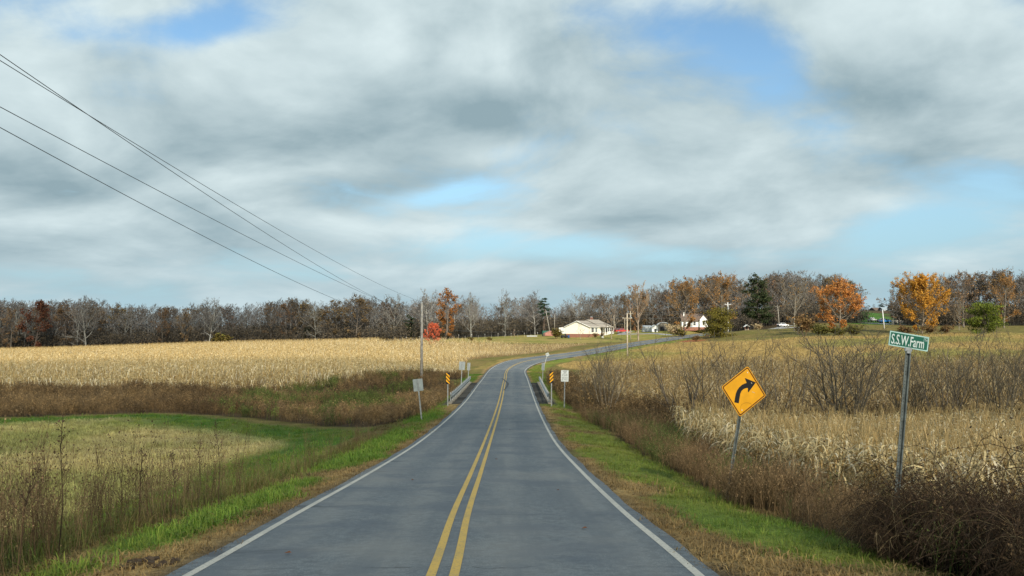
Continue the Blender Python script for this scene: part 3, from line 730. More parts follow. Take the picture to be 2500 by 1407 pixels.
# --- corn
def corn(seed, nleaf, seg, tassel=True, H=2.1):
    rng = np.random.default_rng(seed); t = TB()
    bend = rng.normal(0, .06, 2)
    st = lambda h: np.array([bend[0] * h * h, bend[1] * h * h, h])
    scol = np.array((.40, .27, .095)) * rng.uniform(.8, 1.1)
    if seg > 2: t.stem([st(h) for h in (0, H * .5, H * .95)], (.013, .011, .005), scol)
    else: t.ribbon([st(0), st(H * .95)], (.03, .015), (1, 0, 0), scol)
    a0 = rng.uniform(0, 6.28)
    for i in range(nleaf):
        h = H * (.22 + .72 * i / nleaf) + rng.uniform(-.06, .06); a = a0 + i * math.pi + rng.normal(0, .5)
        L = rng.uniform(.38, .72) * (1.0 if i < nleaf * .7 else .75); up = rng.uniform(.25, 1.1); dr = rng.uniform(.9, 2.2)
        d = np.array((math.cos(a), math.sin(a), 0)); sd = np.array((-math.sin(a), math.cos(a), rng.normal(0, .35)))
        pts = []; tw = rng.normal(0, .25)
        for j in range(seg + 1):
            q = j / seg; r = L * q * (1 - .28 * q * (dr > 1.5)); z = L * (up * q - dr * q * q * .85)
            pts.append(st(h) + d * r + np.array((-d[1], d[0], 0)) * tw * q * q * L + (0, 0, z))
        w = [.03] + [rng.uniform(.028, .052) * (1 if seg > 2 else 1.35)] * (seg - 1) + [.008]
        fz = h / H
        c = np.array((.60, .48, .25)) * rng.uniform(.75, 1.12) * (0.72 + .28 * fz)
        if rng.random() < .18: c = c * np.array((.75, .62, .45))
        if rng.random() < .24: c = np.array((.70, .61, .42))
        t.ribbon(pts, w, sd, c, c * rng.uniform(.9, 1.15))
    if tassel:
        for k in range(3):
            a = rng.uniform(0, 6.28); e = st(H) + np.array((math.cos(a) * .12, math.sin(a) * .12, .12 + .1 * rng.random()))
            t.ribbon([st(H * .93), e], (.012, .012), (math.sin(a), -math.cos(a), 0), (.42, .30, .13))
    return t.out()
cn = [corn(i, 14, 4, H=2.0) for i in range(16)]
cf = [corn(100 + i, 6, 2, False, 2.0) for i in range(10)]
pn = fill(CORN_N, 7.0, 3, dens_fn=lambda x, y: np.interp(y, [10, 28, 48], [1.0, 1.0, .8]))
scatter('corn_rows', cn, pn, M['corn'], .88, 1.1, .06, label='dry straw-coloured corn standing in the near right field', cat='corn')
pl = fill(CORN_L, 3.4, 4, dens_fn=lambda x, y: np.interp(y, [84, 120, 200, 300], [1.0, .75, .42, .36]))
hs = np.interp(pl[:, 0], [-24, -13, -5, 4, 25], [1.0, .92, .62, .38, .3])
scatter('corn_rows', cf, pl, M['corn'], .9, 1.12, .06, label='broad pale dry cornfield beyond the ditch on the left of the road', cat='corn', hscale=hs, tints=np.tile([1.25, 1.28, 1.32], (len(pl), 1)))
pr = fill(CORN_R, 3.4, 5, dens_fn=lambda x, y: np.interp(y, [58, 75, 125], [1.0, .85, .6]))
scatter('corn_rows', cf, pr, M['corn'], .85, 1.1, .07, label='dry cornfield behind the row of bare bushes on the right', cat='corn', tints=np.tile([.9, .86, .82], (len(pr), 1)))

# --- grasses
def tuft(seed, n, h, spread, col, col2, arch=.5, w=.012):
    rng = np.random.default_rng(seed); t = TB()
    for i in range(n):
        a = rng.uniform(0, 6.28); p = np.array((rng.normal(0, spread), rng.normal(0, spread), -.02)); L = h * rng.uniform(.6, 1.25)
        d = np.array((math.cos(a), math.sin(a), 0)); k = arch * rng.uniform(.3, 1.5)
        c = np.asarray(col) * (1 - (q := rng.random())) + np.asarray(col2) * q
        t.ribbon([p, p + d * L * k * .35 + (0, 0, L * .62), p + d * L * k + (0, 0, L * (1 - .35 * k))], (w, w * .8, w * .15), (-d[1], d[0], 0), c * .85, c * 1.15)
    return t.out()
tg = [tuft(i, 13, .12, .11, (.07, .155, .016), (.15, .20, .035), .8, .009) for i in range(5)]
tt = [tuft(20 + i, 14, .10, .10, (.29, .20, .08), (.19, .125, .05), 1.2, .010) for i in range(5)]
tm = [tuft(40 + i, 16, .26, .17, (.50, .40, .18), (.38, .315, .115), 1.4, .014) for i in range(5)]
tgm = [tuft(60 + i, 14, .24, .15, (.10, .185, .024), (.19, .24, .04), .9, .014) for i in range(5)]
VERGE = [(-9, 6), (9, 6), (9, 60), (6, 66), (-6, 66), (-9, 60)]
pv = fill(VERGE, 46, 8, dens_fn=lambda x, y: np.interp(y, [6, 14, 30, 66], [1, .8, .42, .2]))
s_, _ = road_st(pv[:, 0], pv[:, 1]); keep = (np.abs(s_) > 3.12) & (np.abs(s_) < 7.2); pv, s_ = pv[keep], s_[keep]
zc = zone_color(pv[:, 0], pv[:, 1], s_)
grn = zc[:, 1] > zc[:, 0] * 1.05
hs = np.interp(pv[:, 1], [10, 40], [1, 1.25])
nn_ = vnoise(pv[:, 0], pv[:, 1], 1.1, 9)
hs = hs * (.6 + .8 * nn_)
hs_t = np.where(np.abs(s_) < 3.4, .6, 1.0) * hs
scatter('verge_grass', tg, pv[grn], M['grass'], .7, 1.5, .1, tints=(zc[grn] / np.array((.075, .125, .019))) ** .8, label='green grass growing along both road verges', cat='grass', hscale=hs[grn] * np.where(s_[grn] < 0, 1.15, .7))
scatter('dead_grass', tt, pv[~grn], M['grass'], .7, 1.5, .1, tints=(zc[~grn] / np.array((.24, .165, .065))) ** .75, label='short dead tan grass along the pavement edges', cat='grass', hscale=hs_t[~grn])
VERGE2 = [(-8, 66), (-4, 66), (2.0, 66), (6.5, 66), (6, 104), (5.5, 150), (-6, 150), (-9, 120), (-6, 100)]
pv2 = fill(VERGE2, 7, 9)
s_, _ = road_st(pv2[:, 0], pv2[:, 1]); keep = (np.abs(s_) > 3.2) & (np.abs(s_) < 6.5) & ~((pv2[:, 1] > 68) & (pv2[:, 1] < 102) & (np.abs(s_) < 4.8)); pv2, s_ = pv2[keep], s_[keep]
zc = zone_color(pv2[:, 0], pv2[:, 1], s_); grn = zc[:, 1] > zc[:, 0] * 1.05
scatter('verge_grass', tg, pv2[grn], M['grass'], 1.0, 1.8, .1, tints=(zc[grn] / np.array((.075, .125, .019))) ** .8, label='green verge grass beyond the bridge', cat='grass')
# meadow on the left: long lying tan grass with a green rim
pm = fill(MEADOW, 9, 10, dens_fn=lambda x, y: np.interp(y, [5, 30, 60], [.9, .8, .45]))
s_, _ = road_st(pm[:, 0], pm[:, 1]); keep = np.abs(s_) > 5.2; pm, s_ = pm[keep], s_[keep]
zc = zone_color(pm[:, 0], pm[:, 1], s_); grn = zc[:, 1] > zc[:, 0] * 1.02
scatter('meadow_grass', tm, pm[~grn], M['grass'], .7, 1.35, .25, tints=(zc[~grn] / np.array((.25, .185, .07))) ** .75, label='long tan grass lying in the left meadow', cat='grass')
scatter('meadow_grass', tgm, pm[grn], M['grass'], .6, 1.1, .15, tints=(zc[grn] / np.array((.09, .13, .025))) ** .75, label='green grass rim of the left meadow', cat='grass')
# dry field beyond the bend on the right
pf = fill(FIELD_T, 2.2, 12, dens_fn=lambda x, y: .6 + 0 * x)
s_, _ = road_st(pf[:, 0], pf[:, 1]); pf = pf[np.abs(s_) > 5]
zc = zone_color(pf[:, 0], pf[:, 1], np.full(len(pf), 20.))
scatter('field_grass', tm, pf, M['grass'], 1.0, 2.0, .15, tints=(zc / np.array((.27, .20, .075))) ** .8, label='dry grass of the field right of the bend', cat='grass')

# --- dead weeds and thickets
def weed(seed, n, h, spread, col, twigs=5, r=.005, leafy=4, leafsz=.05, arch=.15, leafcol=None):
    rng = np.random.default_rng(seed); t = TB()
    for i in range(n):
        a = rng.uniform(0, 6.28); p = np.array((rng.normal(0, spread), rng.normal(0, spread), -.03)); L = h * rng.uniform(.55, 1.15)
        d = np.array((math.cos(a), math.sin(a), 0)); k = arch * rng.uniform(.2, 1.8)
        c = np.asarray(col) * rng.uniform(.6, 1.4)
        pt = lambda q: p + d * L * k * q * q + np.array((0, 0, L * q * (1 - .4 * k * q)))
        t.ribbon([pt(0), pt(.5), pt(1)], (r * 2, r * 1.7, r * .6), (-d[1], d[0], 0), c)
        for j in range(twigs):
            q = rng.uniform(.3, 1.0); b = pt(q); a2 = rng.uniform(0, 6.28); l2 = L * rng.uniform(.10, .26)
            e = b + np.array((math.cos(a2) * .55, math.sin(a2) * .55, .75 + rng.normal(0, .25))) * l2
            t.ribbon([b, e], (r * 1.1, r * .5), (-math.sin(a2), math.cos(a2), 0), c * 1.05)
            if leafy and rng.random() < leafy / 6:
                t.card(e, leafsz * rng.uniform(.6, 1.4), (np.asarray(leafcol) if leafcol is not None else c * 1.3) * rng.uniform(.7, 1.3), rng)
    return t.out()
def bramble(seed, n, L0, col):
    rng = np.random.default_rng(seed); t = TB()
    for i in range(n):
        a = rng.uniform(0, 6.28); L = L0 * rng.uniform(.6, 1.3); d = np.array((math.cos(a), math.sin(a), 0)); p = np.array((rng.normal(0, .25), rng.normal(0, .25), -.05))
        hh = rng.uniform(.5, 1.0); sd = np.array((-d[1], d[0], 0)); wv = rng.normal(0, .25)
        pts = [p + d * L * q * .5 + sd * wv * L * q * q + np.array((0, 0, L * hh * (2.6 * q - 2.1 * q * q) * .75)) for q in np.linspace(0, 1, 9)]
        c = np.asarray(col) * rng.uniform(.5, 1.35)
        if rng.random() < .10: c = np.array((.24, .18, .10))
        t.stem(pts, np.linspace(.006, .002, 9), c)
        for j in range(9):
            q = rng.uniform(.1, 1); b = pts[int(q * 7.99)]; e = b + np.clip(rng.normal(0, .20, 3), -.28, .28)
            t.ribbon([b, (b + e) / 2 + rng.normal(0, .04, 3), e], (.006, .005, .002), sd, c * 1.1)
            if rng.random() < .6: t.card(e, .032, np.asarray(col) * rng.uniform(.7, 1.5), rng)
    return t.out()
brown = (.115, .086, .052); rust = (.165, .118, .062); dark = (.058, .037, .022); greyb = (.17, .13, .085)
wk = [weed(i, 9, 1.35, .22, brown if i % 3 else rust, 10, .009, 6, .07, .25) for i in range(10)]
pt_ = fill(THICK_L, 3.6, 14, dens_fn=lambda x, y: np.interp(y, [54, 75, 110], [1.0, .85, .7]))
s_, _ = road_st(pt_[:, 0], pt_[:, 1]); pt_ = pt_[(np.abs(s_) > 4.9)]
nz = vnoise(pt_[:, 0], pt_[:, 1], 7, 4); nz2 = vnoise(pt_[:, 0], pt_[:, 1], 3, 6)
ti = lerp3((.62, .54, .48), (1.5, 1.4, 1.2), nz); gpatch = (nz2 > .66) & (pt_[:, 0] > -26) & (pt_[:, 0] < -8); ti[gpatch] = np.array((.62, 1.05, .5)) * (.8 + .4 * nz[gpatch][:, None])
scatter('ditch_thicket', wk, pt_, M['weed'], .6, 1.25, .12, tints=ti, label='brown dead weeds filling the ditch left of the road', cat='weeds', hscale=(.55 + .40 * nz2) * np.interp(pt_[:, 0], [-14, -7], [1, .9]))
ph = fill(HEDGE_R, 3.4, 15)
s_, _ = road_st(ph[:, 0], ph[:, 1]); ph = ph[(np.abs(s_) > 4.8)]
nz = vnoise(ph[:, 0], ph[:, 1], 6, 7)
scatter('ditch_thicket', wk, ph, M['weed'], .6, 1.3, .12, tints=lerp3((.6, .55, .5), (1.25, 1.15, .95), nz), label='brown dead weeds along the creek on the right', cat='weeds', hscale=.8 + .5 * nz)
# right-hand roadside brush: brown weeds farther off, dark bramble close by
wn = [weed(30 + i, 10, 1.25, .20, greyb if i % 2 else (.16, .122, .074), 12, .0052, 3, .035, .4) for i in range(10)]
pb = fill(BRUSH_R, 8.5, 16, dens_fn=lambda x, y: np.interp(y, [5, 14, 25, 60], [.35, .9, 1.0, .7]))
s_, _ = road_st(pb[:, 0], pb[:, 1]); k_ = s_ > 5.75 + (vnoise(pb[:, 0], pb[:, 1], 2, 3) - .5) * .8; pb, s_ = pb[k_], s_[k_]
nz = vnoise(pb[:, 0], pb[:, 1], 3, 8); gp = vnoise(pb[:, 0], pb[:, 1], 1.6, 12) > .70
ti = lerp3((.75, .65, .55), (1.35, 1.15, .9), nz); ti[gp] = (.55, .95, .42)
scatter('roadside_brush', wn, pb, M['weed'], .6, 1.15, .15, tints=ti, label='brown roadside weeds between the right verge and the corn', cat='weeds', hscale=np.interp(s_, [5.6, 6.3], [.65, 1.08]) * np.interp(pb[:, 1], [10, 20, 48], [.75, .66, .85]))
PATCH = [(4.7, 18.3), (6.2, 18.0), (6.6, 20.4), (5.0, 20.3)]
pp_ = fill(PATCH, 16, 31); s_, _ = road_st(pp_[:, 0], pp_[:, 1])
scatter('roadside_brush', wn, pp_, M['weed'], .75, 1.1, .15, tints=lerp3((.75, .65, .55), (1.2, 1.05, .85), vnoise(pp_[:, 0], pp_[:, 1], .8, 8)), label='clump of brown weeds hiding the foot of the yellow sign', cat='weeds', hscale=np.interp(s_, [5.5, 6.2], [.5, 1.0]))
bm_ = [bramble(i, 14, 2.35, dark) for i in range(8)]
BR = [(6.2, 6), (14, 5), (13, 10.5), (9.4, 12.5), (7.6, 13.6), (6.0, 13.8), (5.6, 12)]
pbr = fill(BR, 16, 17)
pbr = pbr[pbr[:, 1] > 8.3]
foot = fill([(4.9, 11.3), (6.2, 11.1), (6.3, 12.4), (5.3, 12.5)], 45, 33); pbr = np.concatenate([pbr, foot])
s_, _ = road_st(pbr[:, 0], pbr[:, 1]); k_ = s_ > 6.05 + .5 * (vnoise(pbr[:, 0], pbr[:, 1], .9, 2) - .5); pbr, s_ = pbr[k_], s_[k_]
nzb = vnoise(pbr[:, 0], pbr[:, 1], 1.6, 5)
scatter('bramble_thicket', bm_, pbr, M['weed'], .6, 1.1, .1, label='dark leafless bramble tangle beside the near right verge', cat='brambles', hscale=np.interp(s_, [6.1, 6.7], [.6, 1.0]) * (.8 + .4 * nzb) * np.interp(pbr[:, 1], [8, 17], [1.02, .8]))
# left roadside: tall dry stalks in front of the meadow
wl = [weed(50 + i, 6, 1.85, .16, (.14, .105, .066) if i % 2 else (.095, .068, .043), 11, .0042, 5, .028, .16) for i in range(12)]
WL = [(-5.2, 6), (-14, 8), (-14, 13), (-9.0, 20), (-8.0, 30), (-7.2, 42), (-5.8, 46), (-5.4, 28), (-5.0, 14)]
pw = fill(WL, 9, 18, dens_fn=lambda x, y: np.interp(y, [8, 16, 24, 45], [1.0, .8, .5, .5]) * np.clip(1.3 - (np.abs(x) - 5.6) / np.interp(y, [8, 20], [7, 2.6]), .12, 1))
s_, _ = road_st(pw[:, 0], pw[:, 1]); k_ = s_ < -5.35 - (vnoise(pw[:, 0], pw[:, 1], 1.5, 3) - .3) * .6; pw, s_ = pw[k_], s_[k_]
scatter('dry_weeds', wl, pw, M['weed'], .45, 1.1, .12, tints=lerp3((.8, .75, .65), (1.45, 1.35, 1.1), vnoise(pw[:, 0], pw[:, 1], 2.2, 3)), label='dead brown weeds standing along the left verge', cat='weeds', hscale=np.interp(pw[:, 1], [9, 18, 30], [1.12, .95, .65]))
tlong = [tuft(80 + i, 18, .55, .16, (.20, .155, .07), (.11, .12, .03), .8, .010) for i in range(5)]
pw2 = fill(WL, 7, 19)
s_, _ = road_st(pw2[:, 0], pw2[:, 1]); pw2 = pw2[s_ < -5.5]
scatter('dry_grass', tlong, pw2, M['grass'], .5, 1.1, .15, label='long dry grass under the weeds on the left verge', cat='grass', tints=lerp3((.6, .9, .5), (1.2, 1.1, 1.0), vnoise(pw2[:, 0], pw2[:, 1], 1.8, 5)))
# a few stalks that stand clear of the rest
def tall_stalk(seed, H):
    rng = np.random.default_rng(seed); t = TB(); b = rng.normal(0, .08, 2); c = np.array((.075, .05, .032))
    pt = lambda q: np.array((b[0] * q * q * H + .03 * math.sin(q * 7 + seed), b[1] * q * q * H, H * q))
    t.stem([pt(q) for q in (0, .2, .4, .6, .8, 1)], (.010, .009, .008, .006, .005, .003), c, 4)
    main = TB(); main.v, main.q, main.c = t.v, t.q, t.c
    h = TB()
    for j in range(24):
        q = rng.uniform(.55, 1); p = pt(q); a = rng.uniform(0, 6.28); l = (1.15 - q) * .55 * rng.uniform(.4, 1.2)
        e = p + np.array((math.cos(a) * .6, math.sin(a) * .6, .8)) * l
        h.stem([p, (p + e) / 2 + rng.normal(0, .015, 3), e], (.004, .003, .0015), c * 1.1)
        for k in range(2): h.card(p + (e - p) * rng.uniform(.6, 1.05) + rng.normal(0, .012, 3), .030 * rng.uniform(.5, 1.3), c * rng.uniform(.8, 2.0), rng)
    return main.out(), h.out()
STK = [(160, 12.0, 2.05, 'tallest dead weed stalk in the left foreground, dark and branching at the top'),
       (60, 10.6, 1.35, 'dark dead stalk at the far left edge, shorter than the stalk beside it'),
       (543, 17.0, 1.75, 'slender dead weed with a bushy brown top, right of the other tall left stalks'),
       (492, 17.5, 1.55, 'dead weed stalk with a drooping seed head between two taller left stalks'),
       (350, 15.5, 1.5, 'thin dead weed stalk standing alone in front of the tan meadow'),
       (430, 15.0, 1.25, 'low dead weed stalk near the green verge in the left foreground')]
for i, (u, d, H, lab) in enumerate(STK):
    p = onground(u, d); e = empty('weed_stalk', p, i * 1.3, lab, 'dead weed', 'tall dead weed stalks left of the road')
    a, b = tall_stalk(200 + i, H)
    np_mesh('stem', *a[:2], M['weed'], a[2], e); np_mesh('seed_head', *b[:2], M['weed'], b[2], e)
# ------------------------------------------------------------------ trees
def grow(seed, H, spread=.35, trunk_h=.25, n1=11, n2=6, n3=5, n4=3, up=.55, r0=.022, wig=.10, fan=False, stems=1, lo=.2, bark=(.20, .18, .155), twig=(.16, .13, .11),
         tw=.035, leaves=0, lsz=.35, lcol=((.25, .11, .03), (.32, .16, .04)), leafzone=(0, 1), crownfn=None, leader=True, ang=(.45, .95), clump=2.2, chi=.56, cht=.40):
    """returns (trunk mesh data, crown mesh data) of a tree of height H standing at the origin"""
    rng = np.random.default_rng(seed); T = TB(); C = TB(); tips = []
    bark = np.asarray(bark); twig = np.asarray(twig)
    def norm(v): return v / (np.linalg.norm(v) + 1e-9)
    def limb(p, d, L, r, lvl, n):
        pts = [p]; k = 5 if lvl <= 1 else (3 if lvl == 2 else 2)
        for i in range(k):
            d = norm(d + rng.normal(0, wig * (1 if lvl else .5), 3) + np.array((0, 0, (up if lvl else .1) * .22)))
            p = p + d * L / k; pts.append(p)
        rad = [max(r * (1 - .75 * i / k), .006) for i in range(k + 1)]
        if lvl == 0: T.stem(pts, rad, bark * rng.uniform(.85, 1.15), 7)
        elif lvl == 1: T.stem(pts, rad, bark * rng.uniform(.8, 1.2), 5)
        elif lvl == 2: C.stem(pts, rad, (bark * .6 + twig * .4) * rng.uniform(.8, 1.2), 3)
        else:
            sd = norm(np.cross(d, rng.normal(size=3))); w = max(tw * (1.3 if lvl == 3 else .8), rad[0] * 1.2)
            C.ribbon(pts, [w, w * .8, w * .4][:len(pts)], sd, twig * rng.uniform(.75, 1.3))
        if lvl >= 3: tips.append(pts[-1]); tips.append((pts[-1] + pts[0]) / 2)
        nn = (n1, n2, n3, n4)[lvl] if lvl < 4 else 0
        for i in range(nn):
            q = (trunk_h + (1 - trunk_h) * (i + rng.random()) / nn) if lvl == 0 else rng.uniform(lo, 1.0)
            f = q * k; j = min(int(f), k - 1); b = pts[j] + (pts[j + 1] - pts[j]) * (f - j)
            dd = norm(pts[j + 1] - pts[j]); ax = norm(np.cross(dd, rng.normal(size=3)))
            if lvl == 0:
                a = i * 2.4 + rng.normal(0, .4); out = np.array((math.cos(a), math.sin(a), 0))
                qq = (q - trunk_h) / (1 - trunk_h)
                el = .12 + 1.22 * qq + rng.normal(0, .10) if not fan else .75 + .55 * qq
                nd = norm(out * math.cos(el) + np.array((0, 0, math.sin(el))))
                prof = (crownfn(qq) if crownfn else math.sin(math.pi * min(1, .25 + .7 * qq)) ** .7)
                ce, ra, rb = H * chi, H * spread * .92, H * cht          # limbs reach out to a rounded crown
                A_ = (nd[0] ** 2 + nd[1] ** 2) / ra ** 2 + nd[2] ** 2 / rb ** 2
                B_ = (b[0] * nd[0] + b[1] * nd[1]) / ra ** 2 + (b[2] - ce) * nd[2] / rb ** 2
                C_ = (b[0] ** 2 + b[1] ** 2) / ra ** 2 + (b[2] - ce) ** 2 / rb ** 2 - 1
                l2 = max(H * .12, (-B_ + math.sqrt(max(0, B_ * B_ - A_ * C_))) / A_ * rng.uniform(.72, 1.02))
            else:
                an_ = rng.uniform(*ang); nd = norm(dd * math.cos(an_) + ax * math.sin(an_)); l2 = L * rng.uniform(.32, .55) * (1.15 - .5 * q)
            limb(b, nd, l2, max(rad[j] * (.55 if lvl else .5), .006), lvl + 1, 0)
    if stems == 1:
        limb(np.array((0., 0., -.3)), np.array((0., 0., 1.)), H * (.74 if leader else .6), H * r0, 0, 0)
    else:
        for s_ in range(stems):
            a = 6.283 * s_ / stems + rng.normal(0, .3); e = rng.uniform(.12, .62)
            limb(np.array((math.cos(a) * .12 * H * .2, math.sin(a) * .12 * H * .2, -.15)), norm(np.array((math.cos(a) * e, math.sin(a) * e, 1.0))), H * rng.uniform(.7, 1.08), H * r0, 1 if n1 == 0 else 0, 0)
    tips_ = np.array(tips); 
    if leaves:
        zz = tips_[:, 2] / H
        ok = np.where((zz > leafzone[0]) & (zz < leafzone[1] + rng.normal(0, .06, len(zz))))[0]
        cl = vnoise(tips_[:, 0] + 50, tips_[:, 2] + 20 + tips_[:, 1] * .7, H * .09, seed)
        ok = ok[rng.random(len(ok)) < np.clip((cl[ok] - .25) * clump, .12 if clump < 3 else .5, 1)]
        for i in range(leaves):
            p = tips_[rng.choice(ok)] + rng.normal(0, lsz * .7, 3)
            q = rng.random(); c = (np.asarray(lcol[0]) * (1 - q) + np.asarray(lcol[1]) * q) * rng.uniform(.65, 1.3)
            C.card(p, lsz * rng.uniform(.6, 1.4), c, rng)
    return T.out(), C.out()

def conifer(seed, H, W, base, col=((.018, .045, .014), (.05, .075, .022)), n=2600, sz=.42, lean=.0, open_=.0):
    """ragged evergreen: layered boughs of needle sprays round a straight trunk"""
    rng = np.random.default_rng(seed); T = TB(); C = TB()
    T.stem([(0, 0, -.3), (.02 * H * lean, 0, H * .5), (.05 * H * lean, 0, H * .97)], (H * .016, H * .011, H * .003), (.10, .075, .055), 6)
    nb = 46; bs = []
    for i in range(nb):
        q = i / nb; z = H * (base + (1 - base) * q) + rng.normal(0, .02) * H; a = rng.uniform(0, 6.28)
        L = W * .5 * (math.sin(math.pi * min(1, (.22 + .78 * (1 - q)) * .62)) ** .8) * rng.uniform(.6, 1.2)
        if open_ and rng.random() < open_: continue
        p0 = np.array((0, 0, z)); e = p0 + np.array((math.cos(a) * L, math.sin(a) * L, L * rng.uniform(-.15, .35)))
        T.stem([p0, e], (H * .004, .01), (.09, .07, .05), 3); bs.append((p0, e, L))
    w = np.array([b[2] for b in bs]) ** 1.3; w /= w.sum()
    for i in range(n):
        p0, e, L = bs[rng.choice(len(bs), p=w)]; q = rng.uniform(.25, 1.08)
        p = p0 + (e - p0) * q + rng.normal(0, .09 * W * (.35 + .4 * q), 3) * (1, 1, .55)
        k = rng.random(); c = (np.asarray(col[0]) * (1 - k) + np.asarray(col[1]) * k) * rng.uniform(.7, 1.3)
        C.card(p, sz * rng.uniform(.5, 1.3), c, rng)
    return T.out(), C.out()

TM = {}; NAT = {}
def tmesh(key, data, barkmat, crownmat):
    (tv, tq, tcol), (cv, cq, cc) = data
    out = []
    for nm, v, q, c, m in (('trunk', tv, tq, tcol, barkmat), ('crown', cv, cq, cc, crownmat)):
        o = np_mesh(nm, v, q, m, c); me = o.data; bpy.data.objects.remove(o); out.append(me)
    TM[key] = out
    NAT[key] = float(np.percentile(cv[:, 2], 99.6))
GREYB = (.27, .255, .225); DARKB = (.105, .09, .075)
for i in range(5):   # slender grey wood trees
    tmesh(f'bare{i}', grow(300 + i, 16, .29 + .035 * (i % 3), .24, 15, 7, 6, 4, up=.55, r0=.011, bark=(.21, .205, .19), twig=(.15, .14, .13), tw=.055), M['bark'], M['twig'])
for i in range(3):   # wide pale sycamore-like trees
    tmesh(f'pale{i}', grow(320 + i, 17, .42, .12, 13, 8, 6, 4, up=.42, r0=.014, wig=.16, bark=(.25, .25, .225), twig=(.175, .165, .15), tw=.055), M['bark'], M['twig'])
for i in range(3):   # oaks still holding brown leaves
    tmesh(f'oak{i}', grow(340 + i, 16, .34, .16, 13, 8, 6, 4, r0=.016, bark=DARKB, twig=(.14, .11, .085), tw=.05, leaves=1300, lsz=.28, lcol=((.20, .14, .075), (.27, .18, .08))), M['bark'], M['leaf'])
for i in range(2):   # darker, twiggier
    tmesh(f'dusk{i}', grow(360 + i, 16, .30, .12, 14, 8, 6, 4, r0=.013, bark=(.14, .13, .12), twig=(.135, .12, .108), tw=.055, leaves=600, lsz=.3, lcol=((.17, .12, .075), (.23, .15, .08))), M['bark'], M['leaf'])
tmesh('maroon', grow(370, 15, .36, .08, 13, 7, 5, 3, bark=DARKB, twig=(.10, .07, .06), leaves=2600, lsz=.36, lcol=((.10, .040, .028), (.15, .065, .035))), M['bark'], M['leaf'])
tmesh('rusty', grow(371, 17, .24, .08, 16, 8, 6, 3, up=.45, bark=DARKB, twig=(.13, .10, .08), leaves=3000, lsz=.32, lcol=((.30, .125, .04), (.36, .18, .06))), M['bark'], M['leafone'])
tmesh('fan', grow(372, 18, .34, .17, 14, 10, 8, 4, r0=.016, wig=.06, up=.9, ang=(.22, .55), chi=.62, cht=.37, bark=(.30, .25, .19), twig=(.36, .275, .185), tw=.035, leaves=900, lsz=.22, lcol=((.32, .15, .05), (.30, .13, .04))), M['bark'], M['leafone'])
tmesh('gold', grow(373, 17, .42, .12, 15, 9, 7, 4, r0=.015, ang=(.28, .7), chi=.55, cht=.42, bark=(.22, .19, .15), twig=(.25, .195, .13), tw=.035, leaves=4200, lsz=.24, lcol=((.36, .20, .07), (.32, .17, .06))), M['bark'], M['leafone'])
tmesh('orange', grow(374, 14, .47, .06, 28, 9, 5, 3, up=.5, r0=.014, wig=.07, ang=(.25, .65), clump=4, chi=.50, cht=.47, bark=(.22, .19, .15), twig=(.27, .20, .13), tw=.035, leaves=15000, lsz=.20, lcol=((.54, .27, .07), (.50, .20, .06)), leafzone=(0, .86)), M['bark'], M['leafone'])
tmesh('yelloworange', grow(375, 14, .55, .06, 30, 9, 5, 3, up=.5, r0=.014, wig=.07, ang=(.25, .7), clump=4, chi=.50, cht=.47, bark=(.17, .14, .11), twig=(.22, .16, .10), tw=.035, leaves=20000, lsz=.21, lcol=((.58, .33, .05), (.50, .24, .04)), leafzone=(0, .97)), M['bark'], M['leafone'])
tmesh('round', grow(376, 13, .46, .12, 18, 10, 7, 4, up=.6, r0=.014, wig=.05, ang=(.22, .55), chi=.53, cht=.44, bark=(.22, .20, .165), twig=(.23, .20, .155), tw=.035, leaves=260, lsz=.3, lcol=((.30, .16, .05), (.26, .16, .05))), M['bark'], M['leafone'])
tmesh('red', grow(377, 5.6, .50, .03, 26, 8, 5, 3, up=.5, r0=.012, wig=.07, ang=(.3, .7), clump=4, chi=.50, cht=.47, bark=(.15, .10, .07), twig=(.26, .11, .07), tw=.03, leaves=7000, lsz=.13, lcol=((.75, .21, .10), (.64, .14, .07))), M['bark'], M['leafone'])
tmesh('sapling', grow(378, 4, .34, .28, 9, 5, 4, 3, up=.8, r0=.012, bark=(.30, .25, .19), twig=(.27, .20, .15), tw=.018), M['bark'], M['twig'])
tmesh('pine', conifer(380, 17, 10, .20, ((.02, .038, .016), (.055, .066, .024)), 5200, .45), M['bark'], M['leafone'])
tmesh('talpine', conifer(381, 17, 5.5, .52, ((.02, .05, .03), (.05, .085, .05)), 1500, .5, 1.0, .25), M['bark'], M['leafone'])
tmesh('cedar', conifer(382, 7, 9, .04, ((.10, .095, .018), (.20, .165, .03)), 8000, .27), M['bark'], M['leafone'])
tmesh('greencedar', conifer(383, 7, 8, .03, ((.075, .11, .016), (.17, .20, .03)), 6500, .28), M['bark'], M['leafone'])
tmesh('darkcedar', conifer(384, 11, 5, .06, ((.018, .035, .016), (.04, .05, .022)), 2200, .45), M['bark'], M['leafone'])
def shrubset(key, seed, H, n, bark, twig, tw, leaves=0, lcol=None, lsz=.2, stems=9, n2=6, n3=5, n4=3):
    tmesh(key, grow(seed, H, stems=stems, n1=0, n2=n2, n3=n3, n4=n4, up=.75, r0=.0080, wig=.07, lo=.25, bark=bark, twig=twig, tw=tw, leaves=leaves, lcol=lcol or ((.2, .1, .03), (.2, .1, .03)), lsz=lsz), M['bark'], M['leafone'])
for i in range(4): shrubset(f'willow{i}', 400 + i, 5.0, 0, (.17, .145, .105), (.165, .14, .10), .013, stems=10 + i % 3, n2=9, n3=6, n4=2)
for i in range(2): shrubset(f'thin{i}', 410 + i, 5.0, 0, (.16, .135, .10), (.16, .135, .10), .012, stems=3 + i, n2=8, n3=4, n4=2)
shrubset('bush', 420, 2.2, 0, (.14, .10, .06), (.16, .12, .07), .03, 700, ((.12, .12, .025), (.2, .14, .04)), .22)
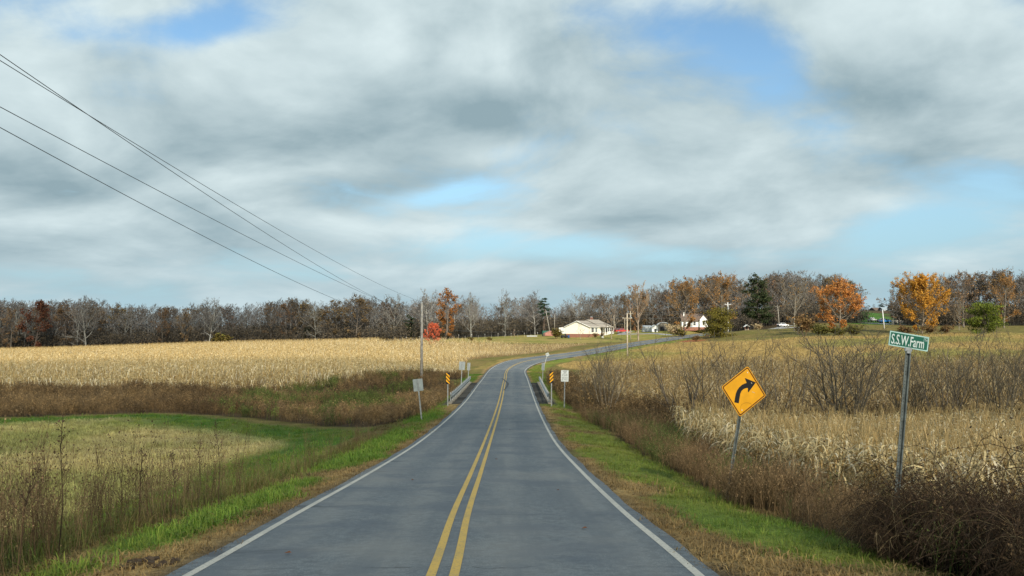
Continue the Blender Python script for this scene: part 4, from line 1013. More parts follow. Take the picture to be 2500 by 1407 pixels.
shrubset('brownbush', 421, 2.6, 0, (.12, .08, .05), (.15, .09, .05), .03, 1100, ((.16, .10, .045), (.23, .15, .06)), .19)
shrubset('greenbush', 422, 3.2, 0, (.10, .09, .05), (.12, .11, .05), .03, 1500, ((.09, .10, .025), (.17, .15, .04)), .22)
shrubset('plume', 423, 2.6, 0, (.32, .25, .13), (.42, .33, .20), .05, 500, ((.45, .37, .24), (.36, .27, .14)), .25, stems=14, n2=4, n3=3, n4=0)

def tree(key, base, H, rz=0.0, label='', group=None, name='tree', cat='tree', wide=1.0, native=None):
    e = empty(name, base, rz, label, cat, group)
    nh = native or NAT[key]
    e.scale = (H / nh * wide, H / nh * wide, H / nh)
    for me in TM[key]:
        o = bpy.data.objects.new(me.name.split('.')[0], me); COL.objects.link(o); o.parent = e
    return e
TOP_U = [-100, 22, 110, 200, 330, 430, 520, 600, 720, 790, 870, 940, 1040, 1110, 1160, 1190, 1235, 1310, 1350, 1410, 1480, 1560, 1600, 1680, 1750, 1800, 1850, 1930, 1970, 2020, 2085, 2110, 2160, 2185, 2250, 2330, 2440, 2600]
TOP_V = [725, 726, 732, 724, 738, 742, 736, 741, 722, 738, 718, 730, 706, 716, 716, 740, 708, 712, 738, 716, 712, 705, 690, 674, 664, 680, 668, 657, 668, 660, 690, 748, 748, 690, 676, 664, 654, 655]
def tree_at(key, u, d, vtop, **kw):
    b = onground(u, d); b.z -= .1
    return tree(key, b, max(1.5, P(u, vtop, d).z - b.z), **kw)
rt = random.Random(5)
# trees one can pick out
SPECIAL = [('maroon', 86, 297, 736, 'dark maroon-leaved tree at the left end of the wood', 1.0), ('pale0', 212, 297, 722, 'big pale spreading bare tree standing at the wood edge far left', 1.1), ('pale1', 512, 299, 727, 'pale bare tree with a fan of white limbs above the middle of the cornfield', 1.0),
           ('oak0', 868, 300, 718, 'broad brown-leaved oak standing at the crest of the left cornfield', 1.25), ('pale2', 770, 301, 735, 'low grey bare tree leaning left of the brown-leaved oak', 1.0), ('pale1', 960, 302, 718, 'tall forked bare tree right of the brown-leaved oak', .8),
           ('bare1', 1046, 292, 705, 'grey bare tree rising just behind the near utility pole', 1.2), ('rusty', 1090, 290, 704, 'tall narrow rust-orange tree behind the small red tree', 1.1), ('pale0', 1150, 296, 714, 'white-limbed bare tree right of the rust-orange tree', .85),
           ('pale2', 1234, 315, 706, 'tall thin grey tree in the gap above the bridge', .6), ('bare3', 1306, 318, 709, 'grey bare tree left of the leaning evergreen', 1.1), ('talpine', 1327, 318, 728, 'ragged evergreen with a bare trunk beside the leaning pole', 1.0),
           ('pale1', 1412, 330, 715, 'bare branching tree rising behind the cream house', .75), ('fan', 1558, 246, 689, 'large golden bare fan-shaped tree in front of the red pickup', 1.0), ('sapling', 1492, 265, 741, 'twiggy bare tree in front of the cream house porch', 1.25),
           ('gold', 1668, 272, 676, 'wide golden-brown tree behind the white house', 1.0), ('gold', 1760, 290, 664, 'orange-tinged tree behind the olive cedar', 1.0), ('pine', 1850, 292, 672, 'dark green pine among the bare trees on the right', .9),
           ('round', 1938, 240, 682, 'round-crowned bare tree with a short dark trunk by the pond', 1.0), ('orange', 2048, 212, 672, 'big orange tree with bare twigs showing at the top', 1.0), ('yelloworange', 2250, 210, 668, 'broad bright orange-yellow tree beside the far parked cars', 1.0),
           ('oak1', 2352, 250, 664, 'tall brown-leaved tree right of the bright orange-yellow tree', 1.1), ('round', 2340, 225, 728, 'small grey bare tree between the orange-yellow tree and the green cedar', .7), ('gold', 2450, 240, 668, 'brown bare tree behind the green cedar at the right edge', .9),
           ('greencedar', 2402, 200, 738, 'bright green cedar at the right of the far field', .92), ('cedar', 1752, 238, 752, 'bushy olive-green cedar beside the white house', .88), ('red', 1057, 236, 788, 'small vivid red maple standing at the edge of the cornfield', 1.0),
           ('darkcedar', 752, 304, 798, 'small dark evergreen in the shade under the left wood', 1.2), ('darkcedar', 1002, 306, 770, 'dark evergreen between bare trunks left of the near utility pole', 1.0), ('darkcedar', 2152, 480, 741, 'dark evergreen clump beside the far hilltop houses', 2.0),
           ('oak2', 1085, 296, 790, 'low brown-leaved tree behind the foot of the red maple', 1.6), ('oak2', 30, 296, 752, 'orange-brown oak at the left edge of the picture', 1.0), ('oak1', 400, 302, 748, 'orange-brown leaved tree in the left wood, left of the fan of white limbs', .8), ('oak2', 450, 300, 752, 'rust-brown tree touching the left of the pale fan-limbed tree', .9),
           ('oak0', 700, 303, 732, 'tree with yellow-brown top in the middle of the left wood', .8), ('bush', 542, 297, 810, 'small orange bush at the far edge of the cornfield', 2.0), ('sapling', 1106, 268, 815, 'tiny bare sapling on the lawn right of the red maple', 1.0), ('sapling', 1256, 272, 803, 'thin bare sapling standing on the far lawn', 1.0),
           ('sapling', 1417, 262, 787, 'slim bare sapling in front of the cream gable wall', 1.1), ('sapling', 1438, 268, 797, 'slim bare sapling at the corner of the cream house', .5)]
for i, (k, u, d, v, lab, w) in enumerate(SPECIAL):
    tree_at(k, u, d, v, rz=i * 1.7, label=lab, wide=w, name={'pine': 'pine_tree', 'talpine': 'pine_tree', 'cedar': 'cedar_tree', 'greencedar': 'cedar_tree', 'darkcedar': 'cedar_tree', 'sapling': 'sapling', 'bush': 'bush', 'red': 'maple_tree'}.get(k, 'tree'), cat='bush' if k == 'bush' else 'tree')
# the wood itself
def wood(u0, u1, d0, d1, n, keys, label, group, drop=(0, 22)):
    for i in range(n):
        u = u0 + (u1 - u0) * (i + rt.random()) / n
        d = d0 + (d1 - d0) * rt.random(); v = np.interp(u, TOP_U, TOP_V) + rt.uniform(*drop)
        if 2108 < u < 2176: continue
        tree_at(rt.choice(keys), u, d, v, rz=rt.uniform(0, 6.28), label=label, group=group, wide=rt.uniform(.95, 1.4))
mixl = ['bare0', 'bare1', 'bare2', 'bare3', 'bare4', 'bare0', 'bare2', 'oak0', 'oak2', 'dusk0', 'dusk1', 'pale2']
wood(-60, 960, 303, 318, 62, mixl, 'plain grey-brown tree, one of many alike in the wood behind the left cornfield', 'trees of the left wood', (3, 26))
wood(-60, 960, 320, 345, 54, ['bare0', 'bare1', 'bare2', 'bare3', 'dusk0', 'dusk1', 'oak1'], 'plain grey-brown tree, one of many alike in the wood behind the left cornfield', 'trees of the left wood', (0, 14))
wood(930, 1420, 322, 345, 24, ['bare0', 'bare1', 'bare2', 'bare3', 'bare4', 'dusk0'], 'plain grey bare tree, one of many alike behind the middle lawn', 'trees of the middle wood', (4, 30))
wood(940, 1420, 348, 375, 18, ['bare0', 'bare1', 'bare2', 'dusk0', 'dusk1'], 'plain grey bare tree, one of many alike behind the middle lawn', 'trees of the middle wood', (8, 40))
wood(1380, 2108, 322, 345, 46, ['bare0', 'bare1', 'bare2', 'bare4', 'dusk0', 'dusk1', 'bare3', 'oak1', 'oak2'], 'plain brownish tree, one of many alike on the rise behind the houses', 'trees of the right wood', (2, 30))
wood(1460, 2100, 348, 380, 34, ['bare0', 'bare3', 'bare1', 'dusk0', 'dusk1', 'oak0'], 'plain brownish tree, one of many alike on the rise behind the houses', 'trees of the right wood', (0, 16))
wood(2178, 2560, 275, 310, 26, ['bare0', 'bare3', 'dusk0', 'dusk1', 'oak0', 'oak1'], 'plain brown tree, one of many alike in the far right wood', 'trees of the far right wood', (2, 26))
for j, (u, v, lab) in enumerate([(2118, 748, 'far reddish tree on the horizon left of the hill gap'), (2134, 742, 'far grey tree on the horizon in the hill gap'), (2172, 744, 'far bare tree behind the hilltop houses')]):
    tree_at('oak1' if j == 0 else 'bare0', u, 560, v, label=lab, wide=1.3)
# the depth of the woods behind the trees one can tell apart: one mass
def whole(data):
    (tv, tq, tc), (cv, cq, cc) = data
    return np.concatenate([tv, cv]), np.concatenate([tq, cq + len(tv)]), np.concatenate([tc, cc])
fw = [whole(grow(500 + i, 15, .36, .12, 13, 6, 5, 3, up=.5, r0=.012, bark=(.15, .145, .135), twig=(.13, .122, .112), tw=.08)) for i in range(5)]
FWH = float(np.mean([np.percentile(f[0][:, 2], 99.6) for f in fw]))
def mass(u0, u1, d0, d1, n, vdrop, label, tint):
    rg = np.random.default_rng(n); pos = []; hs_ = []
    for i in range(n):
        u = rg.uniform(u0, u1); d = rg.uniform(d0, d1); b = onground(u, d)
        if 2100 < u < 2180: continue
        pos.append((b.x, b.y, b.z - .2)); hs_.append(max(.4, (P(u, np.interp(u, TOP_U, TOP_V) + rg.uniform(*vdrop), d).z - b.z) / FWH))
    scatter('far_wood', fw, np.array(pos), M['twig'], .9, 1.1, .03, label=label, cat='wood', hscale=np.array(hs_), tints=np.tile(tint, (len(pos), 1)))
mass(-80, 970, 328, 390, 260, (4, 56), 'grey-brown depth of the wood behind the left cornfield', (.95, .95, .95))
mass(930, 1440, 345, 420, 150, (12, 70), 'grey depth of the wood behind the middle lawn', (1, 1, 1.02))
mass(1400, 2105, 345, 420, 140, (4, 46), 'brown depth of the wood on the rise behind the houses', (1, .93, .87))
mass(2182, 2560, 300, 360, 50, (6, 40), 'brown depth of the wood at the far right', (1, .9, .82))
# undergrowth inside the woods, one uncountable mass
ug = [weed(90 + i, 14, 4.6, .9, (.080, .074, .066), 9, .03, 4, .30, .25, (.11, .085, .055)) for i in range(6)]
UG = [(-230, 303), (-120, 302), (-60, 301), (-44, 296), (-36, 303), (10, 321), (40, 322), (70, 325), (95, 310), (128, 300), (128, 400), (-230, 380)]
pu = fill(UG, .32, 24)
scatter('undergrowth', ug, pu, M['weed'], .6, 1.5, .1, label='dim brush filling the floor of the woods', cat='undergrowth', tints=np.tile([.9, .95, 1.0], (len(pu), 1)))
UG2 = [(130, 272), (200, 268), (230, 330), (150, 330)]
pu = fill(UG2, .35, 25)
scatter('undergrowth', ug, pu, M['weed'], .6, 1.4, .1, label='dim brush under the far right wood', cat='undergrowth')
# bare bushes along the creek on the right
WIL = [('willow0', 1478, 62, 818, 'bare twiggy bush nearest the road, beside the white weight limit sign', 1.0), ('thin0', 1432, 64, 868, 'short thin bare bush between the weight limit sign and the first big bush', .8), ('thin1', 1668, 52, 802, 'slender bare bush leaning left, to the left of the yellow sign', 1.5), ('thin0', 1715, 53, 796, 'tall thin bare stems directly left above the yellow sign', 1.1),
       ('thin1', 1765, 52, 788, 'upright bare stems standing straight above the yellow sign', .8), ('thin0', 1812, 53, 796, 'bare sapling rising just behind the top of the yellow sign', .9), ('thin1', 1868, 52, 784, 'tallest bare sapling just right of the yellow sign', 1.0), ('thin0', 1925, 53, 800, 'thin bare stems left of the round bare bush', .9),
       ('willow1', 2060, 53, 792, 'round spreading bare bush between the yellow sign and the street sign', 1.35), ('thin1', 2110, 54, 830, 'thin bare stems hiding behind the round bare bush', 1.0), ('willow2', 2215, 54, 812, 'bare bush directly behind the street sign post', .9), ('willow3', 2300, 52, 766, 'tall dense bare bush right of the street name sign', 1.15),
       ('thin0', 2365, 53, 798, 'thin bare stems right of the tall dense bush', 1.0), ('willow0', 2440, 52, 784, 'bare bush near the right edge of the picture', 1.0), ('willow2', 2520, 54, 800, 'bare bush cut off by the right edge', 1.0)]
for i, (k, u, d, v, lab, w) in enumerate(WIL):
    tree_at(k, u, d, v, rz=i * 2.1, label=lab, wide=w, name='bare_bush', cat='bush', group='bare bushes along the creek')
# brush below the orange trees and by the houses
for i, (k, u, d, v, lab, w) in enumerate([('brownbush', 1962, 200, 762, 'orange-brown bush left of the big orange tree', 1.3), ('greenbush', 2000, 203, 785, 'olive bush under the left side of the big orange tree', 1.6), ('greenbush', 2045, 203, 795, 'dull green bush below the middle of the big orange tree', 1.8), ('greenbush', 2082, 202, 788, 'green bush under the right side of the big orange tree', 1.6),
        ('brownbush', 2205, 204, 793, 'brown bush at the left foot of the orange-yellow tree', 1.8), ('brownbush', 2265, 203, 793, 'brown bush at the right foot of the orange-yellow tree', 2.0), ('brownbush', 2310, 202, 792, 'low brown bush left of the green cedar', 2.0), ('plume', 1645, 262, 791, 'clump of tan plume grass in front of the white house', 1.5), ('bush', 1662, 260, 801, 'low green bush beside the tan plume grass', 1.6),
        ('plume', 1848, 270, 790, 'tan and green plume grass clump by the gravel drive', 1.5), ('bush', 1358, 278, 799, 'yellow-green rounded bush left of the cream house', 1.7), ('brownbush', 1452, 274, 812, 'low dark shrub under the cream house window', 1.2), ('brownbush', 1470, 273, 811, 'low dark round shrub beside the cream house steps', 1.0),
        ('brownbush', 1700, 226, 818, 'low brown bush right beside the bend of the far road', 1.6), ('bush', 1150, 254, 828, 'low green bush on the lawn edge near the bridge axis', 1.8), ('bush', 1195, 256, 827, 'low dark green bush at the back edge of the cornfield', 1.6)]):
    tree_at(k, u, d, v, rz=i * 1.1, label=lab, wide=w, name='bush', cat='bush')
# ------------------------------------------------------------------ lettering
def text_obj(body, w, h, ctr, material, name, parent, y=-.006, bold=.02, tilt=0.0, keep=False):
    """flat lettering in the local XZ plane, fitted to a w x h box round ctr"""
    c = bpy.data.curves.new(name, 'FONT'); c.body = body; c.size = 1.0; c.offset = bold; c.extrude = .002; c.align_x = 'CENTER'
    o = bpy.data.objects.new(name, c); COL.objects.link(o)
    dg = bpy.context.evaluated_depsgraph_get(); me = bpy.data.meshes.new_from_object(o.evaluated_get(dg)); bpy.data.objects.remove(o); bpy.data.curves.remove(c)
    n = len(me.vertices); v = np.empty(n * 3, np.float32); me.vertices.foreach_get('co', v); v = v.reshape(-1, 3)
    lo, hi = v.min(0), v.max(0); sx_ = w / (hi[0] - lo[0]); sz_ = h / (hi[1] - lo[1])
    out = np.empty_like(v); out[:, 0] = (v[:, 0] - (lo[0] + hi[0]) / 2) * sx_ + ctr[0]; out[:, 2] = (v[:, 1] - (lo[1] + hi[1]) / 2) * sz_ + ctr[1]; out[:, 1] = y - v[:, 2]
    me.vertices.foreach_set('co', out.ravel()); me.update(); me.materials.clear(); me.materials.append(material)
    t = bpy.data.objects.new(name, me); COL.objects.link(t); t.parent = parent
    return t
def rrect(w, h, r, n=4, cx=0, cz=0, rot=0.0):
    pts = []
    for (sx_, sz_, a0) in ((1, 1, 0), (-1, 1, 90), (-1, -1, 180), (1, -1, 270)):
        for i in range(n + 1):
            a = R(a0 + 90 * i / n); pts.append((sx_ * (w / 2 - r) + r * math.cos(a), sz_ * (h / 2 - r) + r * math.sin(a)))
    c, s = math.cos(rot), math.sin(rot)
    return [(cx + x * c - z * s, cz + x * s + z * c) for x, z in pts]
XZ = lambda p, q, h: (p, h, q)
def plate(pts, y0, y1, m, name, parent): return MB().prism(pts, y0, y1, XZ).build(name, m, parent)
def ring(outer, inner, y, m, name, parent, th=.0015):
    b = MB(); n = len(outer)
    for i in range(n):
        j = (i + 1) % n
        for yy_ in (y,): b.poly([(outer[i][0], yy_, outer[i][1]), (outer[j][0], yy_, outer[j][1]), (inner[j][0], yy_, inner[j][1]), (inner[i][0], yy_, inner[i][1])])
    return b.build(name, m, parent)
def uchannel(z0, z1, m, parent, y=.03, w=.07, name='post'):
    """steel U-channel post with flanges and a row of bolt holes as dark dots"""
    pr = [(-w * .62, .0), (-w * .35, .0), (-w * .25, .032), (w * .25, .032), (w * .35, 0), (w * .62, 0), (w * .62, .005), (w * .38, .005), (w * .28, .038), (-w * .28, .038), (-w * .38, .005), (-w * .62, .005)]
    return MB().prism(pr, z0, z1, lambda p, q, h: (p, y + q, h)).build(name, m, parent)
def bolt(x, z, y, parent, m=None, r=.012):
    b = MB().tube([(x, y, z), (x, y - .008, z)], r, 8); return b.build('bolt', m or M['galv'], parent)

# ------------------------------------------------------------------ the yellow curve warning sign
d = 20.8; bp_ = onground(1769, d); low = P(1801, 1017, d); up_ = P(1826, 893, d)
hb = (low - bp_).length; S = .905; D2 = S * math.sqrt(2) / 2
cs = empty('curve_warning_sign', bp_, 0, 'yellow diamond sign with a black right-bending arrow, leaning in the brush', 'road sign')
lean = math.atan2(low.x - bp_.x + .0, low.z - bp_.z) ; lean = R(10.8)
cs.rotation_euler = (0, lean, R(16))
zc_ = hb + D2 * .985
uchannel(-.3, zc_ + .45, M['postdark'], cs, .012, .075)
pan = plate(rrect(S, S, .05, 5, 0, zc_, R(45)), 0, .004, M['yellow'], 'panel', cs)
ring(rrect(S - .035, S - .035, .042, 5, 0, zc_, R(45)), rrect(S - .088, S - .088, .030, 5, 0, zc_, R(45)), -.002, M['signborder'], 'border', pan)
def cpix(x, y):       # crop pixel of the photograph's sign -> sign plane
    ux, uy = 555 / 2, 105 / 2; vx, vy = 120 / 2, -648 / 2
    px, py = x - 413, y - 438; det = ux * vy - uy * vx
    return ((px * vy - py * vx) / det * D2, zc_ + (ux * py - uy * px) / det * D2)
arrow = [(290, 577), (300, 520), (314, 462), (332, 420), (358, 385), (392, 355), (425, 338), (450, 330), (448, 318), (430, 272), (434, 269), (567, 322), (469, 449), (463, 444), (464, 394), (440, 396), (410, 408), (386, 430), (370, 462), (360, 505), (352, 545), (344, 589)]
MB().poly([(a, -.003, b) for a, b in [cpix(*p) for p in arrow]]).build('arrow', M['black'], pan)
sc1 = MB(); sc1.poly([(a, -.0035, b) for a, b in [cpix(*p) for p in [(512, 438), (550, 452), (548, 458), (515, 446)]]]); sc1.build('scratch', M['scratch'], pan)
sc2 = MB(); sc2.poly([(a, -.0045, b) for a, b in [cpix(*p) for p in [(505, 322), (512, 324), (520, 342), (512, 340)]]]); sc2.build('scratch', M['scratch'], pan)
dent = MB(); prev = None
for i in range(13):
    a = math.pi * i / 12; q = (445 - 82 * math.cos(a), 640 - 62 * math.sin(a) + (40 * (i == 0))); q2 = (445 - 78 * math.cos(a), 641 - 57 * math.sin(a) + (40 * (i == 0)))
    A, B = cpix(*q), cpix(*q2)
    if prev: dent.poly([(prev[0][0], -.003, prev[0][1]), (A[0], -.003, A[1]), (B[0], -.003, B[1]), (prev[1][0], -.003, prev[1][1])])
    prev = (A, B)
dent.build('dent_arc', mat('darker_yellow_sheeting', (0.50, 0.235, 0.012), .5), pan)  # dent drawn as a flat arc of darker yellow, without relief
for q in ((465, 198), (380, 675)):
    a, b = cpix(*q); bolt(a, b, 0, pan, M['signwhite'], .014)

# ------------------------------------------------------------------ the green street name sign
d = 12.7; bp_ = onground(2166, d); tp = P(2214, 856, d)
ss = empty('street_name_sign', bp_, 0, 'green street name blade on a leaning dull steel post above the bramble', 'street sign')
hb = (tp - bp_).length; ss.rotation_euler = (0, R(6.3), R(9))
uchannel(-.3, hb + .01, M['postdark'], ss, 0, .075)
BW, BH = .655, .222; z0 = hb + .035
bl = empty('blade', (0, 0, 0)); bl.parent = ss
bl_m = MB().prism(rrect(BW, BH, .008, 2, 0, BH / 2), -.003, .003, XZ).build('blade', M['signpale'])
bpy.data.objects.remove(bl); bl = bl_m; bl.name = 'blade'; bl.parent = ss; bl.location = (-.005, .012, z0); bl.rotation_euler = (0, R(2.6), 0)
plate(rrect(BW - .036, BH - .036, .006, 2, 0, BH / 2), -.0045, -.0032, M['signgreen'], 'green_field', bl)
text_obj('S.S.W.Farm', .545, .152, (-.02, BH * .485), M['signletter'], 'lettering', bl, -.005, .012)
plate(rrect(.073, .007, .001, 1, BW / 2 - .050, BH - .024), -.0056, -.0048, M['signpale'], 'corner_frame', bl)
plate(rrect(.006, .058, .001, 1, BW / 2 - .0835, BH - .053), -.0056, -.0048, M['signpale'], 'corner_frame', bl)
text_obj('Trl', .046, .040, (BW / 2 - .049, BH - .057), M['signletter'], 'lettering', bl, -.005, .0)
br_ = MB().box((0, .012, hb + .02), (.11, .028, .055)).box((0, .012, hb - .015), (.06, .05, .05)).build('bracket', M['galv'], ss)

# ------------------------------------------------------------------ signs at the bridge
def sign(name, u, d, vb, vt, w, h, label, cat, front, lean=0.0, yaw=0.0, group=None, dy=0.0, post=None, lift=0.0):
    b = onground(u, d); zb = P(u, vb, d).z; t = P(u, vt, d).z
    e = empty(name, b, R(yaw), label, cat, group); e.rotation_euler = (0, R(lean), R(yaw))
    top = t - b.z; back = front == 'back'
    uchannel(-.3, top - .04 if back else top - .06, post or M['galv'], e, (-.046 if back else .012), .07)
    return e, top
e, top = sign('rear_facing_sign', 1031, 53, 1012, 925, 0, 0, 'grey back of a tilted sign leaning beside the left ditch, nearest the camera', 'road sign', 'back', -6.2, 4)
zc_ = top - .38; pp = plate(rrect(.61, .76, .035, 4, 0, zc_), -.002, .002, M['signback'], 'panel', e); bolt(0, zc_ + .28, -.012, pp); bolt(0, zc_ - .28, -.012, pp)
def om(u, d, vb, vt, label, mirror, yaw=0):
    e, top = sign('object_marker', u, d, vb, vt, .3, .91, label, 'object marker', 'front', 0, yaw, 'striped bridge end markers')
    zc_ = top - .455; w, h = .30, .91
    p = plate(rrect(w, h, .02, 3, 0, zc_), -.002, .002, M['black'], 'panel', e)
    for k in range(-1, 2):
        c = zc_ + k * .285; t = .085; sl_ = .15 * (1 if mirror else -1)
        cl = lambda z: max(zc_ - h / 2 + .012, min(zc_ + h / 2 - .012, z))
        MB().poly([(-w / 2 + .012, -.0035, cl(c - sl_ - t)), (w / 2 - .012, -.0035, cl(c + sl_ - t)), (w / 2 - .012, -.0035, cl(c + sl_ + t)), (-w / 2 + .012, -.0035, cl(c - sl_ + t))]).build('stripe', M['omyellow'], p)
    bolt(0, zc_ + .36, -.005, p)
om(1094, 66, 981, 910, 'black and yellow striped marker at the left bridge rail', False)
om(1346, 66, 977, 907, 'black and yellow striped marker at the right bridge rail', True)
e, top = sign('weight_limit_sign', 1377, 66.5, 968, 904, 0, 0, 'white weight limit sign with black lettering on a steel post', 'road sign', 'front', 1.0, 0)
zc_ = top - .455; p = plate(rrect(.61, .91, .03, 4, 0, zc_), -.002, .002, M['signwhite'], 'panel', e)
ring(rrect(.59, .89, .025, 4, 0, zc_), rrect(.572, .872, .02, 4, 0, zc_), -.0035, M['black'], 'border', p)
for (tx, w, h, dz) in (('WEIGHT', .36, .085, .36), ('LIMIT', .26, .085, .235), ('SNGL VEH', .42, .055, .125), ('19 TONS', .44, .09, .02), ('TRUCK TRACTOR', .48, .05, -.11), ('SEMI-TRAILER', .44, .05, -.19), ('42 TONS', .44, .09, -.31)):
    text_obj(tx, w, h, (0, zc_ + dz), M['black'], 'lettering', p, -.0035, .008)
bolt(0, zc_ + .42, -.004, p, M['galv'], .01)
for (u, d, vb, vt, w, h, lab, yw) in ((1126, 92, 931, 883, .65, .91, 'wider grey sign back on the grass beyond the left bridge rail', 6), (1143, 102, 922, 886, .36, .91, 'narrow grey marker back at the far end of the left bridge rail', 8), (1324, 102, 923, 886, .36, .91, 'narrow grey marker back at the far end of the right bridge rail', -4)):
    e, top = sign('rear_facing_sign', u, d, vb, vt, w, h, lab, 'road sign', 'back', 2.6, yw)
    zc_ = top - h / 2; pp = plate(rrect(w, h, .03, 4, 0, zc_), -.002, .002, M['signback'], 'panel', e); bolt(0, zc_ + h * .4, -.012, pp)
e, top = sign('small_diamond_sign', 1327, 147, 893, 860.5, 0, 0, 'small pale diamond sign with two dark marks, leaning by the bend', 'road sign', 'front', 17, 0)
zc_ = top / math.cos(R(17)) - .40; p = plate(rrect(.56, .56, .04, 4, 0, zc_, R(45)), -.002, .002, M['signback'], 'panel', e)
for s_ in (-1, 1): MB().poly([(s_ * .17, -.0035, zc_ - .02), (s_ * .07, -.0035, zc_ + .08), (s_ * .07, -.0035, zc_ - .12)]).build('dark_mark', M['black'], p)

# ------------------------------------------------------------------ bridge rails and kerbs
def guardrail(side, y0, y1, s0, s1, label):
    e = empty('guardrail', roadpoint(s0 * side, y0), 0, label, 'guardrail', 'guardrails of the bridge'); o = e.location
    n = 17; pts = [roadpoint((s0 + (s1 - s0) * i / (n - 1)) * side, y0 + (y1 - y0) * i / (n - 1)) for i in range(n)]
    W = [(0, .16), (.045, .125), (.045, .085), (0, .035), (0, -.035), (.045, -.085), (.045, -.125), (0, -.16)]
    b = MB(); rows = []
    for i, p in enumerate(pts):
        rows.append([(p.x - o.x - side * q, p.y - o.y, p.z - o.z + .60 + z) for q, z in W])
    for i in range(n - 1):
        for j in range(len(W) - 1):
            b.poly([rows[i][j], rows[i + 1][j], rows[i + 1][j + 1], rows[i][j + 1]])
    bm_o = b.build('beam', M['galv'], e); s = bm_o.modifiers.new('sheet', 'SOLIDIFY'); s.thickness = .006
    for p, ds in ((pts[0], -1), (pts[-1], 1)):     # flared end piece
        b = MB(); c = p - o
        b.prism([(-.2, -.17), (.2, -.17), (.27, 0), (.2, .17), (-.2, .17)], -.012, .012, lambda u_, w_, h_, c=c: (c.x - side * .03 + h_ + side * .10 * (u_ * ds + .2), c.y + ds * .14 + u_, c.z + .60 + w_)); b.build('end_piece', M['galv'], e)
    for i, p in enumerate(pts):
        c = p - o
        b = MB().box((c.x + side * .10, c.y, c.z + .34), (.07, .10, .92)); b.build('post', M['galv'], e)
        MB().box((c.x + side * .035, c.y, c.z + .60), (.06, .10, .26)).build('spacer', M['galv'], e)
guardrail(-1, 70.5, 101, 4.05, 4.05, 'galvanised guardrail with many short posts along the left side of the bridge')
guardrail(1, 70, 100, 3.95, 4.15, 'galvanised guardrail along the right side of the bridge')
brg = empty('road_bridge', roadpoint(0, 85), 0, 'low concrete bridge kerbs carrying the guardrails', 'bridge')
for side in (-1, 1):
    b = MB(); o = brg.location; prev = None
    for i in range(33):
        y = 69 + 33.5 * i / 32; jit = .03 * math.sin(i * 2.1 + side)
        q = [roadpoint(side * s_, y) - o + Vector((0, 0, z)) for s_, z in ((3.93 + jit, -.3), (3.95 + jit, .04 + jit * .6), (4.28, .04), (4.28, -.9))]
        if prev:
            for j in range(3): b.poly([prev[j], prev[j + 1], q[j + 1], q[j]])
        prev = q
    b.build('kerb', M['concrete'], brg)
    MB().box(roadpoint(side * 4.1, 68.9) - brg.location + Vector((0, 0, -.25)), (.36, .25, .56)).build('kerb_end', M['concrete'], brg)

# ------------------------------------------------------------------ utility poles and wires
def pole(u, d, vt, r, label, lean=0.0, arm=None, transf=False, material=None, insul=True, base_v=None, yaw=0.0, group='utility poles'):
    b = onground(u, d)
    e = empty('utility_pole', b, R(yaw), label, 'utility pole', group); e.rotation_euler = (0, R(lean), R(yaw))
    h = (P(u, vt, d).z - b.z) / max(.5, math.cos(R(lean)))
    MB().tube([(0, 0, -.5), (0, 0, h * .5), (0, 0, h)], (r * 1.15, r, r * .8), 10).build('shaft', material or M['pole'], e, True)
    if arm:
        a, z = arm; MB().box((0, -.13, h - z), (a, .09, .11)).build('crossarm', material or M['pole'], e)
        for x in (-a / 2 + .12, a / 2 - .12):
            MB().tube([(x, -.13, h - z + .055), (x, -.13, h - z + .2)], .045, 6).build('insulator', M['insul'], e)
        for s_ in (-1, 1): MB().tube([(s_ * a * .36, -.10, h - z), (0, -.10, h - z - a * .3)], .03, 5).build('brace', M['pole'], e)
    if insul: MB().tube([(0, 0, h), (0, 0, h + .16)], .05, 6).build('insulator', M['insul'], e)
    if transf: MB().tube([(0, -.32, h - 2.1), (0, -.32, h - 1.2)], .2, 10).build('transformer', M['galv'], e)
    return e, h
p1, h1 = pole(1030, 100, 741, .155, 'tall weathered utility pole on the left, between the ditch and the road', 0, None, False)
MB().box((0, -.17, h1 - .9), (.10, .03, .2)).build('bracket', M['galv'], p1)
p2, h2 = pole(1531, 165, 766, .135, 'pale utility pole with a short crossarm beside the far road', 0, (1.9, .9), material=M['poletan'])
p3, h3 = pole(1539, 255, 760, .13, 'pole carrying a white transformer, just right of the pale crossarm pole', 0, (1.4, .7), True, M['poletan'])
p4, h4 = pole(1777, 252, 739, .15, 'white-topped utility pole with crossarm rising behind the olive cedar', 0, (1.9, .55), True, M['insul'])
p5, h5 = pole(1344, 304, 757, .13, 'grey utility pole leaning left in front of the middle wood', -10.5, None)
p6, h6 = pole(1902, 292, 746, .13, 'thin utility pole leaning beside the white parked car', -3.5, (1.4, .4))
p7, h7 = pole(2158, 236, 756, .13, 'short pale pole leaning in front of the blue car', -4.5, None, material=M['insul'], insul=False)
p8, h8 = pole(1499, 300, 770, .12, 'tan pole behind the right end of the cream house', 0, None, material=M['poletan'])
p9, h9 = pole(1525, 305, 780, .11, 'short tan pole behind the red pickup', 0, None, material=M['poletan'])
p10, h10 = pole(1354, 318, 770, .10, 'thin straight pole at the wood edge right of the leaning pole', 0, None)
def cable(pts, r, label, group):
    pts = [Vector(p) for p in pts]; o = empty('power_line', pts[0], 0, label, 'power line', group)
    b = MB().tube([p - pts[0] for p in pts], r, 5); me = b.build('power_line', M['wire']); bpy.data.objects.remove(o); me.location = pts[0]
    tag(me, label, 'power line', group); return me
